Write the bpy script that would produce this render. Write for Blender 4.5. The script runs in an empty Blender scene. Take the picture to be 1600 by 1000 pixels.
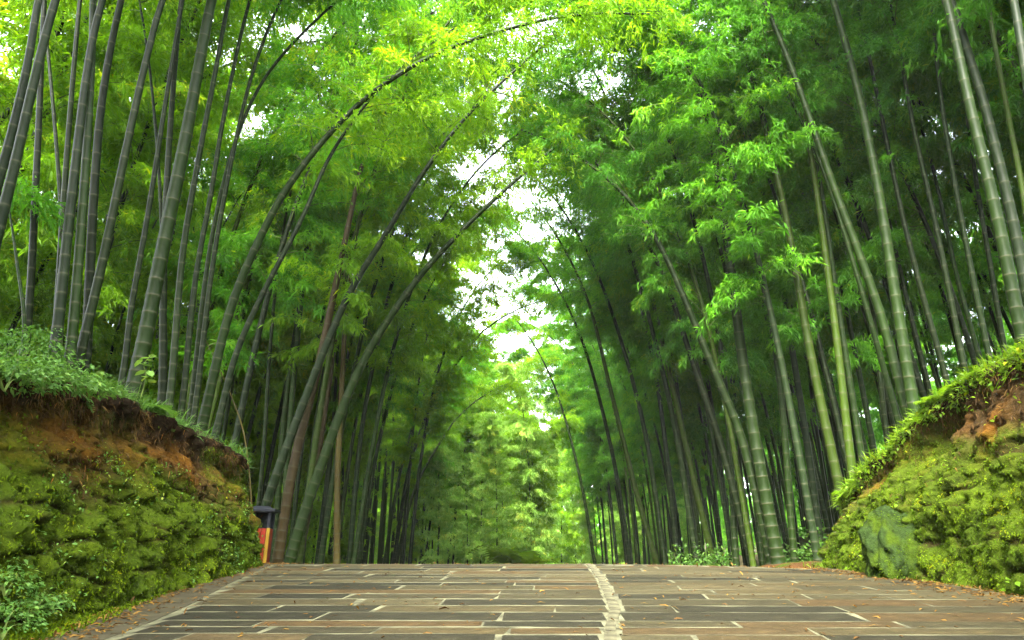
import bpy, math, random
import numpy as np
from mathutils import Vector, Matrix

rng = np.random.default_rng(7)
random.seed(7)
SC = bpy.context.scene
COL = SC.collection

# ------------------------------------------------------------------ camera, world, sun, exposure
EYE = 0.80
F_PX = 1062.0
PITCH = math.radians(19.7)
YAW = math.radians(1.55)
cam_d = bpy.data.cameras.new('camera')
cam_d.sensor_width = 36.0
cam_d.lens = 36.0 * F_PX / 1600.0
cam_d.clip_start = 0.05
cam_d.clip_end = 3000.0
cam = bpy.data.objects.new('camera', cam_d)
cam.location = (0, 0, EYE)
cam.rotation_euler = (math.pi / 2 + PITCH, 0, YAW)
COL.objects.link(cam)
SC.camera = cam

SUN_EL = math.radians(52)
SUN_AZ = math.radians(-172)          # soft, from behind and to the left of the road (0 = straight ahead, clockwise positive)
world = bpy.data.worlds.new('World')
SC.world = world
world.use_nodes = True
wn = world.node_tree.nodes
wl = world.node_tree.links
bg = wn['Background']
sky = wn.new('ShaderNodeTexSky')
sky.sky_type = 'NISHITA'
sky.sun_disc = False
sky.sun_elevation = SUN_EL
sky.sun_rotation = SUN_AZ
sky.air_density = 1.0
sky.dust_density = 3.0
hs = wn.new('ShaderNodeHueSaturation')
hs.inputs['Saturation'].default_value = 0.25      # thin white overcast
wl.new(sky.outputs[0], hs.inputs['Color'])
wl.new(hs.outputs[0], bg.inputs['Color'])
bg.inputs['Strength'].default_value = 0.15

sun_d = bpy.data.lights.new('sun', 'SUN')
sun_d.energy = 2.5
sun_d.angle = math.radians(22)
sun_d.color = (1.0, 0.95, 0.86)
sun = bpy.data.objects.new('sun', sun_d)
sdir = Vector((math.sin(SUN_AZ) * math.cos(SUN_EL), math.cos(SUN_AZ) * math.cos(SUN_EL), math.sin(SUN_EL)))
sun.rotation_euler = sdir.to_track_quat('Z', 'Y').to_euler()
sun.location = (0, 0, 30)
COL.objects.link(sun)

SC.render.engine = 'CYCLES'
SC.view_settings.view_transform = 'Standard'
SC.view_settings.look = 'None'
SC.view_settings.gamma = 1.0
SC.view_settings.use_curve_mapping = False
SC.view_settings.exposure = 4.35
SC.cycles.max_bounces = 12
SC.cycles.diffuse_bounces = 8
SC.cycles.transmission_bounces = 8
SC.cycles.glossy_bounces = 2
SC.cycles.volume_bounces = 1
SC.cycles.use_denoising = True
SC.cycles.denoising_prefilter = 'NONE'
SC.cycles.caustics_reflective = False
SC.cycles.caustics_refractive = False

# ------------------------------------------------------------------ helpers: pixels, noise, meshes
def ray(px, py):
    x = (px - 800) / F_PX
    y = -(py - 500) / F_PX
    d = (x, math.cos(PITCH) - y * math.sin(PITCH), math.sin(PITCH) + y * math.cos(PITCH))
    c, s = math.cos(YAW), math.sin(YAW)
    return np.array([d[0] * c - d[1] * s, d[0] * s + d[1] * c, d[2]])

def at(px, py, Y):
    r = ray(px, py)
    return np.array([0, 0, EYE]) + r * (Y / r[1])

def sstep(a, b, x):
    t = np.clip((np.asarray(x, float) - a) / (b - a), 0, 1)
    return t * t * (3 - 2 * t)

def _hash(ix, iy, iz):
    n = (ix * 374761393 + iy * 668265263 + iz * 2147483647 + 1013904223).astype(np.int64) & 0xffffffff
    n = ((n ^ (n >> 13)) * 1274126177) & 0xffffffff
    n = (n ^ (n >> 16)) & 0xffffffff
    return n.astype(np.float64) / 4294967295.0

def vnoise(p):
    p = np.asarray(p, float)
    i = np.floor(p).astype(np.int64)
    f = p - i
    f = f * f * (3 - 2 * f)
    r = 0
    for dx in (0, 1):
        for dy in (0, 1):
            for dz in (0, 1):
                w = (f[..., 0] if dx else 1 - f[..., 0]) * (f[..., 1] if dy else 1 - f[..., 1]) * (f[..., 2] if dz else 1 - f[..., 2])
                r = r + w * _hash(i[..., 0] + dx, i[..., 1] + dy, i[..., 2] + dz)
    return r

def fbm(p, octv=4, gain=0.5):
    p = np.asarray(p, float)
    a, s, t = 1.0, 0.0, 0.0
    for k in range(octv):
        s = s + a * vnoise(p * (2.0 ** k) + 17.3 * k)
        t += a
        a *= gain
    return s / t

def cells(p):
    """distance to the nearest and second nearest jittered cell centre, and the cell's own random number"""
    p = np.asarray(p, float)
    i = np.floor(p).astype(np.int64)
    d1 = np.full(p.shape[:-1], 9.0)
    d2 = d1.copy()
    cid = d1 * 0
    for dx in (-1, 0, 1):
        for dy in (-1, 0, 1):
            c = np.stack([i[..., 0] + dx, i[..., 1] + dy], -1)
            jx = _hash(c[..., 0], c[..., 1], c[..., 0] * 0 + 3)
            jy = _hash(c[..., 0], c[..., 1], c[..., 0] * 0 + 8)
            d = np.hypot(c[..., 0] + jx - p[..., 0], c[..., 1] + jy - p[..., 1])
            h = _hash(c[..., 0], c[..., 1], c[..., 0] * 0 + 11)
            near = d < d1
            d2 = np.where(near, d1, np.minimum(d2, d))
            cid = np.where(near, h, cid)
            d1 = np.where(near, d, d1)
    return d1, d2, cid

def mesh_from(name, verts, faces, mats, smooth=False, fmat=None, pattr=None, fattr=None):
    """faces: (n,3) or (n,4) array, or a list of such arrays"""
    me = bpy.data.meshes.new(name)
    verts = np.asarray(verts, np.float32).reshape(-1, 3)
    if not isinstance(faces, list):
        faces = [faces]
    faces = [np.asarray(f, np.int32) for f in faces if len(f)]
    nl = sum(f.size for f in faces)
    npol = sum(len(f) for f in faces)
    me.vertices.add(len(verts))
    me.vertices.foreach_set('co', verts.ravel())
    me.loops.add(nl)
    me.loops.foreach_set('vertex_index', np.concatenate([f.ravel() for f in faces]))
    me.polygons.add(npol)
    sizes = np.concatenate([np.full(len(f), f.shape[1], np.int32) for f in faces])
    starts = np.concatenate([[0], np.cumsum(sizes)[:-1]]).astype(np.int32)
    me.polygons.foreach_set('loop_start', starts)
    me.polygons.foreach_set('loop_total', sizes)
    me.polygons.foreach_set('use_smooth', np.full(npol, smooth, bool))
    for m in (mats if isinstance(mats, (list, tuple)) else [mats]):
        me.materials.append(m)
    if fmat is not None:
        me.polygons.foreach_set('material_index', np.asarray(fmat, np.int32))
    for dom, dct in (('POINT', pattr), ('FACE', fattr)):
        for k, v in (dct or {}).items():
            v = np.asarray(v, np.float32)
            if v.ndim == 2:
                a = me.attributes.new(k, 'FLOAT_COLOR', dom)
                if v.shape[1] == 3:
                    v = np.concatenate([v, np.ones((len(v), 1), np.float32)], 1)
                a.data.foreach_set('color', v.ravel())
            else:
                a = me.attributes.new(k, 'FLOAT', dom)
                a.data.foreach_set('value', v)
    me.update(calc_edges=True)
    me.validate()
    return me

def link(name, me, parent=None, loc=None, rotz=None):
    o = bpy.data.objects.new(name, me)
    COL.objects.link(o)
    if parent is not None:
        o.parent = parent
    if loc is not None:
        o.location = loc
    if rotz is not None:
        o.rotation_euler = (0, 0, rotz)
    return o

def tag(o, label=None, cat=None, group=None, kind=None):
    if label: o['label'] = label
    if cat: o['category'] = cat
    if group: o['group'] = group
    if kind: o['kind'] = kind
    return o

def thing(name, loc, label, cat, group=None, rotz=0.0):
    o = link(name, None, None, loc, rotz)
    o.empty_display_size = 0.1
    return tag(o, label, cat, group)

def grid_faces(nu, nv):
    i = np.arange((nu - 1) * (nv - 1))
    a = (i // (nv - 1)) * nv + i % (nv - 1)
    return np.stack([a, a + nv, a + nv + 1, a + 1], 1)

def unit(v):
    return v / np.maximum(np.linalg.norm(v, axis=-1, keepdims=True), 1e-9)

# ------------------------------------------------------------------ materials
def new_mat(name):
    m = bpy.data.materials.new(name)
    m.use_nodes = True
    nt = m.node_tree
    nt.nodes.clear()
    out = nt.nodes.new('ShaderNodeOutputMaterial')
    return m, nt, nt.nodes, nt.links, out

def ramp(nodes, stops):
    r = nodes.new('ShaderNodeValToRGB')
    e = r.color_ramp.elements
    while len(e) < len(stops):
        e.new(0.5)
    for k, (p, c) in enumerate(stops):
        e[k].position = p
        e[k].color = (*c, 1)
    return r

def leaf_material(name, dark, mid, light, trans=0.45, tboost=(1.5, 1.5, 0.8), rough=0.5, spec=.08):
    m, nt, N, L, out = new_mat(name)
    a = N.new('ShaderNodeAttribute'); a.attribute_name = 'tint'
    oi = N.new('ShaderNodeObjectInfo')
    mth = N.new('ShaderNodeMath'); mth.operation = 'MULTIPLY_ADD'
    mth.inputs[1].default_value = 0.2
    L.new(oi.outputs['Random'], mth.inputs[0]); L.new(a.outputs['Fac'], mth.inputs[2])
    sub = N.new('ShaderNodeMath'); sub.operation = 'SUBTRACT'; sub.inputs[1].default_value = 0.1
    L.new(mth.outputs[0], sub.inputs[0])
    r = ramp(N, [(0.0, dark), (0.5, mid), (0.92, light), (1.0, (light[0] * 1.5, light[1] * 1.02, light[2] * 0.7))])
    L.new(sub.outputs[0], r.inputs[0])
    p = N.new('ShaderNodeBsdfPrincipled')
    p.inputs['Roughness'].default_value = rough
    p.inputs['Specular IOR Level'].default_value = spec
    L.new(r.outputs[0], p.inputs['Base Color'])
    t = N.new('ShaderNodeBsdfTranslucent')
    mx = N.new('ShaderNodeMix'); mx.data_type = 'RGBA'; mx.blend_type = 'MULTIPLY'; mx.inputs['Factor'].default_value = 1
    L.new(r.outputs[0], mx.inputs[6]); mx.inputs[7].default_value = (*tboost, 1)
    L.new(mx.outputs[2], t.inputs['Color'])
    ms = N.new('ShaderNodeMixShader'); ms.inputs[0].default_value = trans
    L.new(p.outputs[0], ms.inputs[1]); L.new(t.outputs[0], ms.inputs[2])
    L.new(ms.outputs[0], out.inputs[0])
    return m

M = {}
M['leaf_bright'] = leaf_material('leaf_bright', (.066, .150, .005), (.118, .245, .006), (.185, .32, .008), 0.56)
M['leaf_mid'] = leaf_material('leaf_mid', (.038, .130, .009), (.074, .218, .011), (.125, .29, .013), 0.54)
M['leaf_deep'] = leaf_material('leaf_deep', (.032, .118, .011), (.064, .190, .013), (.108, .255, .015), 0.55, (1.4, 1.5, 0.9))
M['leaf_hazed'] = leaf_material('leaf_hazed', (.11, .22, .03), (.17, .31, .045), (.23, .37, .06), 0.5, (1.35, 1.4, 0.9))  # paler greens put the far end's haze and brightness into the leaf colour
M['leaf_fern'] = leaf_material('leaf_fern', (0.0324, 0.0684, 0.0029), (0.0612, 0.1188, 0.0043), (0.1080, 0.1728, 0.0065), 0.4)
M['leaf_cool'] = leaf_material('leaf_cool', (.022, .060, .010), (.046, .105, .018), (.09, .165, .032), 0.35)
M['moss'] = leaf_material('moss', (.010, .019, .001), (.036, .062, .0015), (.078, .115, .002), 0.25, (1.2, 1.2, 0.6), 0.7, .04)
M['moss_lime'] = leaf_material('moss_lime', (.012, .024, .0008), (.034, .062, .0012), (.066, .10, .0018), 0.3, (1.2, 1.2, 0.6), 0.7, .04)
M['dry'] = leaf_material('dry', (.02, .011, .004), (.05, .026, .007), (.11, .065, .012), 0.25, (1.3, 1.0, 0.6), 0.7)

def culm_material(name, low, high, pale, rough=0.52):
    m, nt, N, L, out = new_mat(name)
    tc = N.new('ShaderNodeTexCoord')
    mp = N.new('ShaderNodeMapping'); mp.inputs['Scale'].default_value = (9, 9, 0.7)
    L.new(tc.outputs['Object'], mp.inputs[0])
    nz = N.new('ShaderNodeTexNoise'); nz.inputs['Scale'].default_value = 1.6; nz.inputs['Detail'].default_value = 6
    L.new(mp.outputs[0], nz.inputs['Vector'])
    r = ramp(N, [(0.3, low), (0.7, high)])
    L.new(nz.outputs['Fac'], r.inputs[0])
    sp = N.new('ShaderNodeTexNoise'); sp.inputs['Scale'].default_value = 14; sp.inputs['Detail'].default_value = 5
    L.new(tc.outputs['Object'], sp.inputs['Vector'])
    sr = ramp(N, [(0.55, (0, 0, 0)), (0.72, (1, 1, 1))])
    L.new(sp.outputs['Fac'], sr.inputs[0])
    m1 = N.new('ShaderNodeMix'); m1.data_type = 'RGBA'
    sc_ = N.new('ShaderNodeMath'); sc_.operation = 'MULTIPLY'; sc_.inputs[1].default_value = 0.45
    L.new(sr.outputs[0], sc_.inputs[0]); L.new(sc_.outputs[0], m1.inputs[0])
    L.new(r.outputs[0], m1.inputs[6]); m1.inputs[7].default_value = (pale[0] * .6, pale[1] * .6, pale[2] * .6, 1)
    oi = N.new('ShaderNodeObjectInfo')
    hv = N.new('ShaderNodeHueSaturation')
    mr = N.new('ShaderNodeMapRange'); mr.inputs['To Min'].default_value = 0.7; mr.inputs['To Max'].default_value = 1.25
    L.new(oi.outputs['Random'], mr.inputs[0]); L.new(mr.outputs[0], hv.inputs['Value'])
    L.new(m1.outputs[2], hv.inputs['Color'])
    a = N.new('ShaderNodeAttribute'); a.attribute_name = 'band'
    m2 = N.new('ShaderNodeMix'); m2.data_type = 'RGBA'
    L.new(a.outputs['Fac'], m2.inputs[0]); L.new(hv.outputs[0], m2.inputs[6]); m2.inputs[7].default_value = (*pale, 1)
    a2 = N.new('ShaderNodeAttribute'); a2.attribute_name = 'scar'
    m3 = N.new('ShaderNodeMix'); m3.data_type = 'RGBA'
    L.new(a2.outputs['Fac'], m3.inputs[0]); L.new(m2.outputs[2], m3.inputs[6]); m3.inputs[7].default_value = (.035, .035, .02, 1)
    p = N.new('ShaderNodeBsdfPrincipled')
    p.inputs['Roughness'].default_value = rough
    p.inputs['Specular IOR Level'].default_value = 0.08
    L.new(m3.outputs[2], p.inputs['Base Color'])
    b = N.new('ShaderNodeBump'); b.inputs['Strength'].default_value = 0.15; b.inputs['Distance'].default_value = 0.004
    L.new(nz.outputs['Fac'], b.inputs['Height']); L.new(b.outputs[0], p.inputs['Normal'])
    L.new(p.outputs[0], out.inputs[0])
    return m

M['culm_green'] = culm_material('culm_green', (0.0038, 0.0094, 0.0010), (0.0081, 0.0181, 0.0018), (0.0225, 0.0350, 0.0094))
M['culm_lime'] = culm_material('culm_lime', (0.0110, 0.0226, 0.0009), (0.0195, 0.0343, 0.0019), (0.0428, 0.0551, 0.0134))
M['culm_grey'] = culm_material('culm_grey', (0.0041, 0.0088, 0.0023), (0.0082, 0.0152, 0.0041), (0.0246, 0.0351, 0.0146))
M['culm_dark'] = culm_material('culm_dark', (0.0028, 0.0064, 0.0010), (0.0064, 0.0120, 0.0016), (0.0176, 0.0256, 0.0080))
M['culm_brown'] = culm_material('culm_brown', (0.0135, 0.0090, 0.0030), (0.0255, 0.0173, 0.0053), (0.0450, 0.0375, 0.0180))
M['culm_tan'] = culm_material('culm_tan', (0.0360, 0.0270, 0.0048), (0.0510, 0.0390, 0.0072), (0.0780, 0.0690, 0.0300))

def simple_mat(name, col, rough=0.7, var=0.3, scale=8.0, bump=0.2, metallic=0.0):
    m, nt, N, L, out = new_mat(name)
    tc = N.new('ShaderNodeTexCoord')
    nz = N.new('ShaderNodeTexNoise'); nz.inputs['Scale'].default_value = scale; nz.inputs['Detail'].default_value = 6
    L.new(tc.outputs['Object'], nz.inputs['Vector'])
    r = ramp(N, [(0.3, tuple(c * (1 - var) for c in col)), (0.7, tuple(c * (1 + var) for c in col))])
    L.new(nz.outputs['Fac'], r.inputs[0])
    p = N.new('ShaderNodeBsdfPrincipled')
    p.inputs['Roughness'].default_value = rough
    p.inputs['Metallic'].default_value = metallic
    p.inputs['Specular IOR Level'].default_value = 0.12
    L.new(r.outputs[0], p.inputs['Base Color'])
    b = N.new('ShaderNodeBump'); b.inputs['Strength'].default_value = bump; b.inputs['Distance'].default_value = 0.01
    L.new(nz.outputs['Fac'], b.inputs['Height']); L.new(b.outputs[0], p.inputs['Normal'])
    L.new(p.outputs[0], out.inputs[0])
    return m

M['twig'] = simple_mat('twig', (.07, .10, .02), 0.6)
M['ground'] = simple_mat('ground', (.022, .018, .007), 0.95, 0.5, 1.7, 0.6)
M['mortar'] = simple_mat('mortar', (0.0446, 0.0438, 0.0250), 0.9, 0.65, 5, 0.4)
M['bin_dark'] = simple_mat('bin_dark', (0.0090, 0.0100, 0.0130), 0.5, 0.3, 12, 0.1)
M['bin_red'] = simple_mat('bin_red', (0.1200, 0.0110, 0.0050), 0.5, 0.25, 7, 0.1)
M['bin_yellow'] = simple_mat('bin_yellow', (0.1530, 0.0900, 0.0090), 0.5, 0.25, 7, 0.1)

def earth_material():
    m, nt, N, L, out = new_mat('earth_and_moss')
    a = N.new('ShaderNodeAttribute'); a.attribute_name = 'tone'
    tc = N.new('ShaderNodeTexCoord')
    nz = N.new('ShaderNodeTexNoise'); nz.inputs['Scale'].default_value = 22; nz.inputs['Detail'].default_value = 8; nz.inputs['Roughness'].default_value = 0.7
    L.new(tc.outputs['Object'], nz.inputs['Vector'])
    r = ramp(N, [(0.3, (.45, .45, .45)), (0.7, (1.5, 1.5, 1.5))])
    L.new(nz.outputs['Fac'], r.inputs[0])
    mx = N.new('ShaderNodeMix'); mx.data_type = 'RGBA'; mx.blend_type = 'MULTIPLY'; mx.inputs['Factor'].default_value = 1
    L.new(a.outputs['Color'], mx.inputs[6]); L.new(r.outputs[0], mx.inputs[7])
    p = N.new('ShaderNodeBsdfPrincipled'); p.inputs['Roughness'].default_value = 0.9
    p.inputs['Specular IOR Level'].default_value = 0.05
    L.new(mx.outputs[2], p.inputs['Base Color'])
    b = N.new('ShaderNodeBump'); b.inputs['Strength'].default_value = 0.9; b.inputs['Distance'].default_value = 0.035
    L.new(nz.outputs['Fac'], b.inputs['Height']); L.new(b.outputs[0], p.inputs['Normal'])
    L.new(p.outputs[0], out.inputs[0])
    return m
M['earth'] = earth_material()

def slab_material():
    m, nt, N, L, out = new_mat('paving_stone')
    oi = N.new('ShaderNodeObjectInfo')
    base = ramp(N, [(0.0, (.0065, .0064, .0036)), (0.30, (.0100, .0092, .0050)), (0.38, (.0155, .0137, .0068)), (0.55, (.0215, .0172, .0076)),
                    (0.68, (.0215, .0140, .0055)), (0.82, (.0255, .0220, .0110)), (1.0, (.0145, .0130, .0062))])
    L.new(oi.outputs['Random'], base.inputs[0])
    tc = N.new('ShaderNodeTexCoord')
    mp = N.new('ShaderNodeMapping'); mp.inputs['Scale'].default_value = (2.2, 4, 3)
    L.new(tc.outputs['Object'], mp.inputs[0])
    nz = N.new('ShaderNodeTexNoise'); nz.inputs['Scale'].default_value = 2.6; nz.inputs['Detail'].default_value = 8; nz.inputs['Roughness'].default_value = 0.65
    L.new(mp.outputs[0], nz.inputs['Vector'])
    r = ramp(N, [(0.25, (.35, .36, .33)), (0.45, (.85, .85, .82)), (0.6, (1.15, 1.12, 1.05)), (0.75, (1.9, 1.8, 1.6))])
    L.new(nz.outputs['Fac'], r.inputs[0])
    mx = N.new('ShaderNodeMix'); mx.data_type = 'RGBA'; mx.blend_type = 'MULTIPLY'; mx.inputs['Factor'].default_value = 1
    L.new(base.outputs[0], mx.inputs[6]); L.new(r.outputs[0], mx.inputs[7])
    f = N.new('ShaderNodeTexNoise'); f.inputs['Scale'].default_value = 40; f.inputs['Detail'].default_value = 5
    L.new(tc.outputs['Object'], f.inputs['Vector'])
    p = N.new('ShaderNodeBsdfPrincipled')
    rr = N.new('ShaderNodeMapRange'); rr.inputs['To Min'].default_value = 0.65; rr.inputs['To Max'].default_value = 0.95
    p.inputs['Specular IOR Level'].default_value = 0.08
    L.new(nz.outputs['Fac'], rr.inputs[0]); L.new(rr.outputs[0], p.inputs['Roughness'])
    L.new(mx.outputs[2], p.inputs['Base Color'])
    b = N.new('ShaderNodeBump'); b.inputs['Strength'].default_value = 0.5; b.inputs['Distance'].default_value = 0.008
    ad = N.new('ShaderNodeMath'); ad.operation = 'ADD'
    L.new(nz.outputs['Fac'], ad.inputs[0]); L.new(f.outputs['Fac'], ad.inputs[1])
    L.new(ad.outputs[0], b.inputs['Height']); L.new(b.outputs[0], p.inputs['Normal'])
    L.new(p.outputs[0], out.inputs[0])
    return m
M['slab'] = slab_material()
M['border'] = simple_mat('border', (0.0192, 0.0168, 0.0088), 0.8, 0.4, 5, 0.4)
M['pale_stone'] = simple_mat('pale_stone', (0.0357, 0.0336, 0.0189), 0.85, 0.6, 9, 0.4)

# ------------------------------------------------------------------ terrain
def road_z(x, y):
    x = np.asarray(x, float); y = np.asarray(y, float)
    up = 0.43 + 0.08 * (np.clip(y, -6, 60) - 4)
    down = 0.785 - 0.055 * (np.clip(y, 0, 16) - 9.2)
    k = 0.07
    h = np.clip(0.5 + 0.5 * (down - up) / k, 0, 1)          # smooth minimum: the crest
    z = down * (1 - h) + up * h - k * h * (1 - h)
    z = z - 0.007 * np.clip(x - 0.5, 0, 5) ** 2 * sstep(6, 9, y)
    return z

def ground_z(x, y):
    x = np.asarray(x, float); y = np.asarray(y, float)
    b = road_z(0.0, y) - 0.05
    n = fbm(np.stack([x * .35, y * .35, x * 0 + 5], -1), 3) - 0.5
    off = sstep(3.0, 6.0, np.abs(x)) * n * 0.7
    ml = sstep(3.55, 3.85, -x) * (1 - sstep(8.1, 9.4, y))
    zl = np.where(x < 0, b + ml * (2.12 + 0.05 * (y - 5) - b + 0.25 * sstep(3.6, 7, -x)), b)
    zl = zl - 4.0 * sstep(7.5, 20, -x)
    edge = 4.22 + 0.26 * np.clip(y - 8, 0, 40)
    hR = 2.45 - 0.9 * sstep(7.2, 11, y)
    mr = sstep(0, 0.55, x - edge)
    zr = np.where(x > 0, b + mr * (hR - b) + mr * 0.8 * sstep(0, 9, x - edge), b)
    z = np.where(x < 0, zl, zr) + off
    far = sstep(38, 85, y)
    return z * (1 - far) + far * (0.3 + n * 2 + 7 * sstep(55, 130, y))

gx = np.concatenate([np.linspace(-420, -30, 20)[:-1], np.linspace(-30, -8, 50)[:-1], np.linspace(-8, 9, 150)[:-1], np.linspace(9, 30, 50)[:-1], np.linspace(30, 420, 20)])
gy = np.concatenate([np.linspace(-60, -4, 12)[:-1], np.linspace(-4, 16, 170)[:-1], np.linspace(16, 70, 80)[:-1], np.linspace(70, 900, 24)])
GX, GY = np.meshgrid(gx, gy, indexing='ij')
GZ = ground_z(GX, GY)
ground = link('ground', mesh_from('ground', np.stack([GX, GY, GZ], -1), grid_faces(len(gx), len(gy)), M['ground'], True))
tag(ground, 'brown leaf-littered forest floor under the bamboo', None, None, 'structure')

# ------------------------------------------------------------------ road with its paving
def left_line(y):       # pale joint between the dark border slabs and the lane
    return np.interp(y, [-5, 3.5, 4, 5, 6.9, 8.5, 10, 40], [-2.25, -2.22, -2.22, -2.36, -2.78, -3.05, -3.1, -3.0])
def mid_line(y):
    return np.interp(y, [-5, 3.2, 4, 5, 6.9, 8.7, 12, 40], [0.30, 0.36, 0.41, 0.56, 0.66, 0.68, 0.6, 0.3])
def right_edge(y):
    return np.interp(y, [-5, 4, 6, 8.6, 12, 40], [3.72, 3.72, 3.66, 3.45, 3.2, 3.0])
def left_edge(y):
    return left_line(y) - np.interp(y, [-5, 4, 5.5, 7.5, 9, 40], [0.36, 0.36, 0.42, 0.3, 0.12, 0.1])

ry = np.concatenate([np.linspace(-5, 16, 130)[:-1], np.linspace(16, 62, 40)])
rows = []
for y in ry:
    xs = np.linspace(left_edge(y) - 0.03, right_edge(y) + 0.03, 24)
    rows.append(np.stack([xs, xs * 0 + y, road_z(xs, y)], -1))
rv = np.array(rows)
road = link('road', mesh_from('road', rv, grid_faces(len(ry), 24)[:, ::-1], M['mortar'], True))
tag(road, 'stone paved lane climbing to a low crest', None, None, 'structure')

def slab_mesh(pts, h, mat, bev=0.012):
    """pts: outline polygon (n,2) ccw; top follows the road"""
    pts = np.asarray(pts, float)
    c = pts.mean(0)
    n = len(pts)
    ins = pts + (c - pts) * 0 
    d = pts - c
    L_ = np.linalg.norm(d, axis=1, keepdims=True)
    sx = np.maximum(np.abs(d), 1e-6)
    ins = c + d * (1 - bev / sx * 1.0).clip(0.6, 1)
    zt = road_z(pts[:, 0], pts[:, 1])
    low = np.column_stack([pts, zt - 0.01])
    mid = np.column_stack([pts, zt + h - 0.001])
    top = np.column_stack([ins, road_z(ins[:, 0], ins[:, 1]) + h])
    o = np.array([c[0], c[1], float(road_z(c[0], c[1]))])
    v = np.concatenate([low, mid, top]) - o
    i = np.arange(n); j = (i + 1) % n
    f = np.concatenate([np.stack([i, j, n + j, n + i], 1), np.stack([n + i, n + j, 2 * n + j, 2 * n + i], 1)])
    me = bpy.data.meshes.new('paving_slab')
    me.from_pydata(v.tolist(), [], f.tolist() + [(2 * n + i).tolist()])
    me.materials.append(mat)
    return me, o

def add_slab(x0, x1, y0, y1, mat=None, h=None, skew=0.0, name='paving_slab'):
    # outline with slightly worn corners and mid points so that long slabs follow the slope
    nx = max(1, int((x1 - x0) / 0.35))
    j = lambda s: rng.normal(0, s)
    xs = np.linspace(x0, x1, nx + 1)
    lower = [(x + (skew * 0), y0 + j(.011)) for x in xs]
    upper = [(x + skew, y1 + j(.011)) for x in xs[::-1]]
    me, o = slab_mesh(np.array(lower + upper), (rng.uniform(.001, .0018) if h is None else h), mat or M['slab'])
    return link(name, me, road, o)

y = 2.9
row = 0
while y < 12.2:
    dep = float(rng.choice([0.22, 0.27, 0.3, 0.34])) * (1.0 if y < 8 else 1.6)
    y1 = y + dep
    ym = (y + y1) / 2
    jg = rng.uniform(.018, .036) * (1.0 if y < 8 else 0.8)
    # lane between the pale lines
    for (xa, xb, lo, hi, g) in ((left_line(ym) + .026, mid_line(ym) - .055, .55, 1.35, jg), (mid_line(ym) + .055, right_edge(ym), .6, 1.5, jg * .55)):
        x = xa
        first = True
        while x < xb - 0.05:
            w = rng.uniform(lo, hi) * (0.55 if first and row % 2 else 1)
            first = False
            x1 = min(x + w, xb)
            if xb - x1 < 0.3:
                x1 = xb
            endg = rng.choice([.015, .02, .035]) if g == jg else .02
            add_slab(x, x1 - (endg if x1 < xb else 0), y + g / 2, y1 - g / 2, skew=rng.normal(.02, .02) if x1 < xb else 0)
            x = x1
    row += 1
    y = y1
y = 2.9
while y < 9.5:        # dark border slabs along the bank
    y1 = y + rng.uniform(.6, 1.0)
    a0, a1 = left_edge(y), left_line(y) - .028
    b0, b1 = left_edge(y1), left_line(y1) - .028
    me, o = slab_mesh(np.array([(a0, y + .012), (a1, y + .012), (b1, y1 - .012), (b0, y1 - .012)]), rng.uniform(.002, .004), M['slab'])
    me.materials[0] = M['border']
    link('border_slab', me, road, o)
    y = y1
y = 2.9
while y < 12:        # pale stones of the centre line
    y1 = y + rng.uniform(.12, .34)
    w = rng.uniform(.030, .040)
    c0, c1 = mid_line(y) + rng.normal(0, .004), mid_line(y1) + rng.normal(0, .004)
    pts = np.array([(c0 - w, y + .008), (c0 + w, y + .004), (c1 + w * .95, y1 - .005), (c1 - w * .9, y1 - .008)])
    me, o = slab_mesh(pts, rng.uniform(.005, .008), M['pale_stone'])
    link('centre_stone', me, road, o)
    y = y1

# ------------------------------------------------------------------ earth banks
def catmull(P, n):
    P = np.asarray(P, float)
    Q = np.concatenate([[2 * P[0] - P[1]], P, [2 * P[-1] - P[-2]]])
    seg = len(P) - 1
    out = []
    m = max(4, n // seg + 1)
    for k in range(seg):
        t = np.linspace(0, 1, m, endpoint=(k == seg - 1))[:, None]
        a, b, c, d = Q[k], Q[k + 1], Q[k + 2], Q[k + 3]
        out.append(0.5 * (2 * b + (c - a) * t + (2 * a - 5 * b + 4 * c - d) * t ** 2 + (3 * b - a - 3 * c + d) * t ** 3))
    out = np.concatenate(out)
    s = np.concatenate([[0], np.cumsum(np.linalg.norm(np.diff(out, axis=0), axis=1))])
    si = np.linspace(0, s[-1], n)
    return np.stack([np.interp(si, s, out[:, i]) for i in range(out.shape[1])], 1), si

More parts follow.
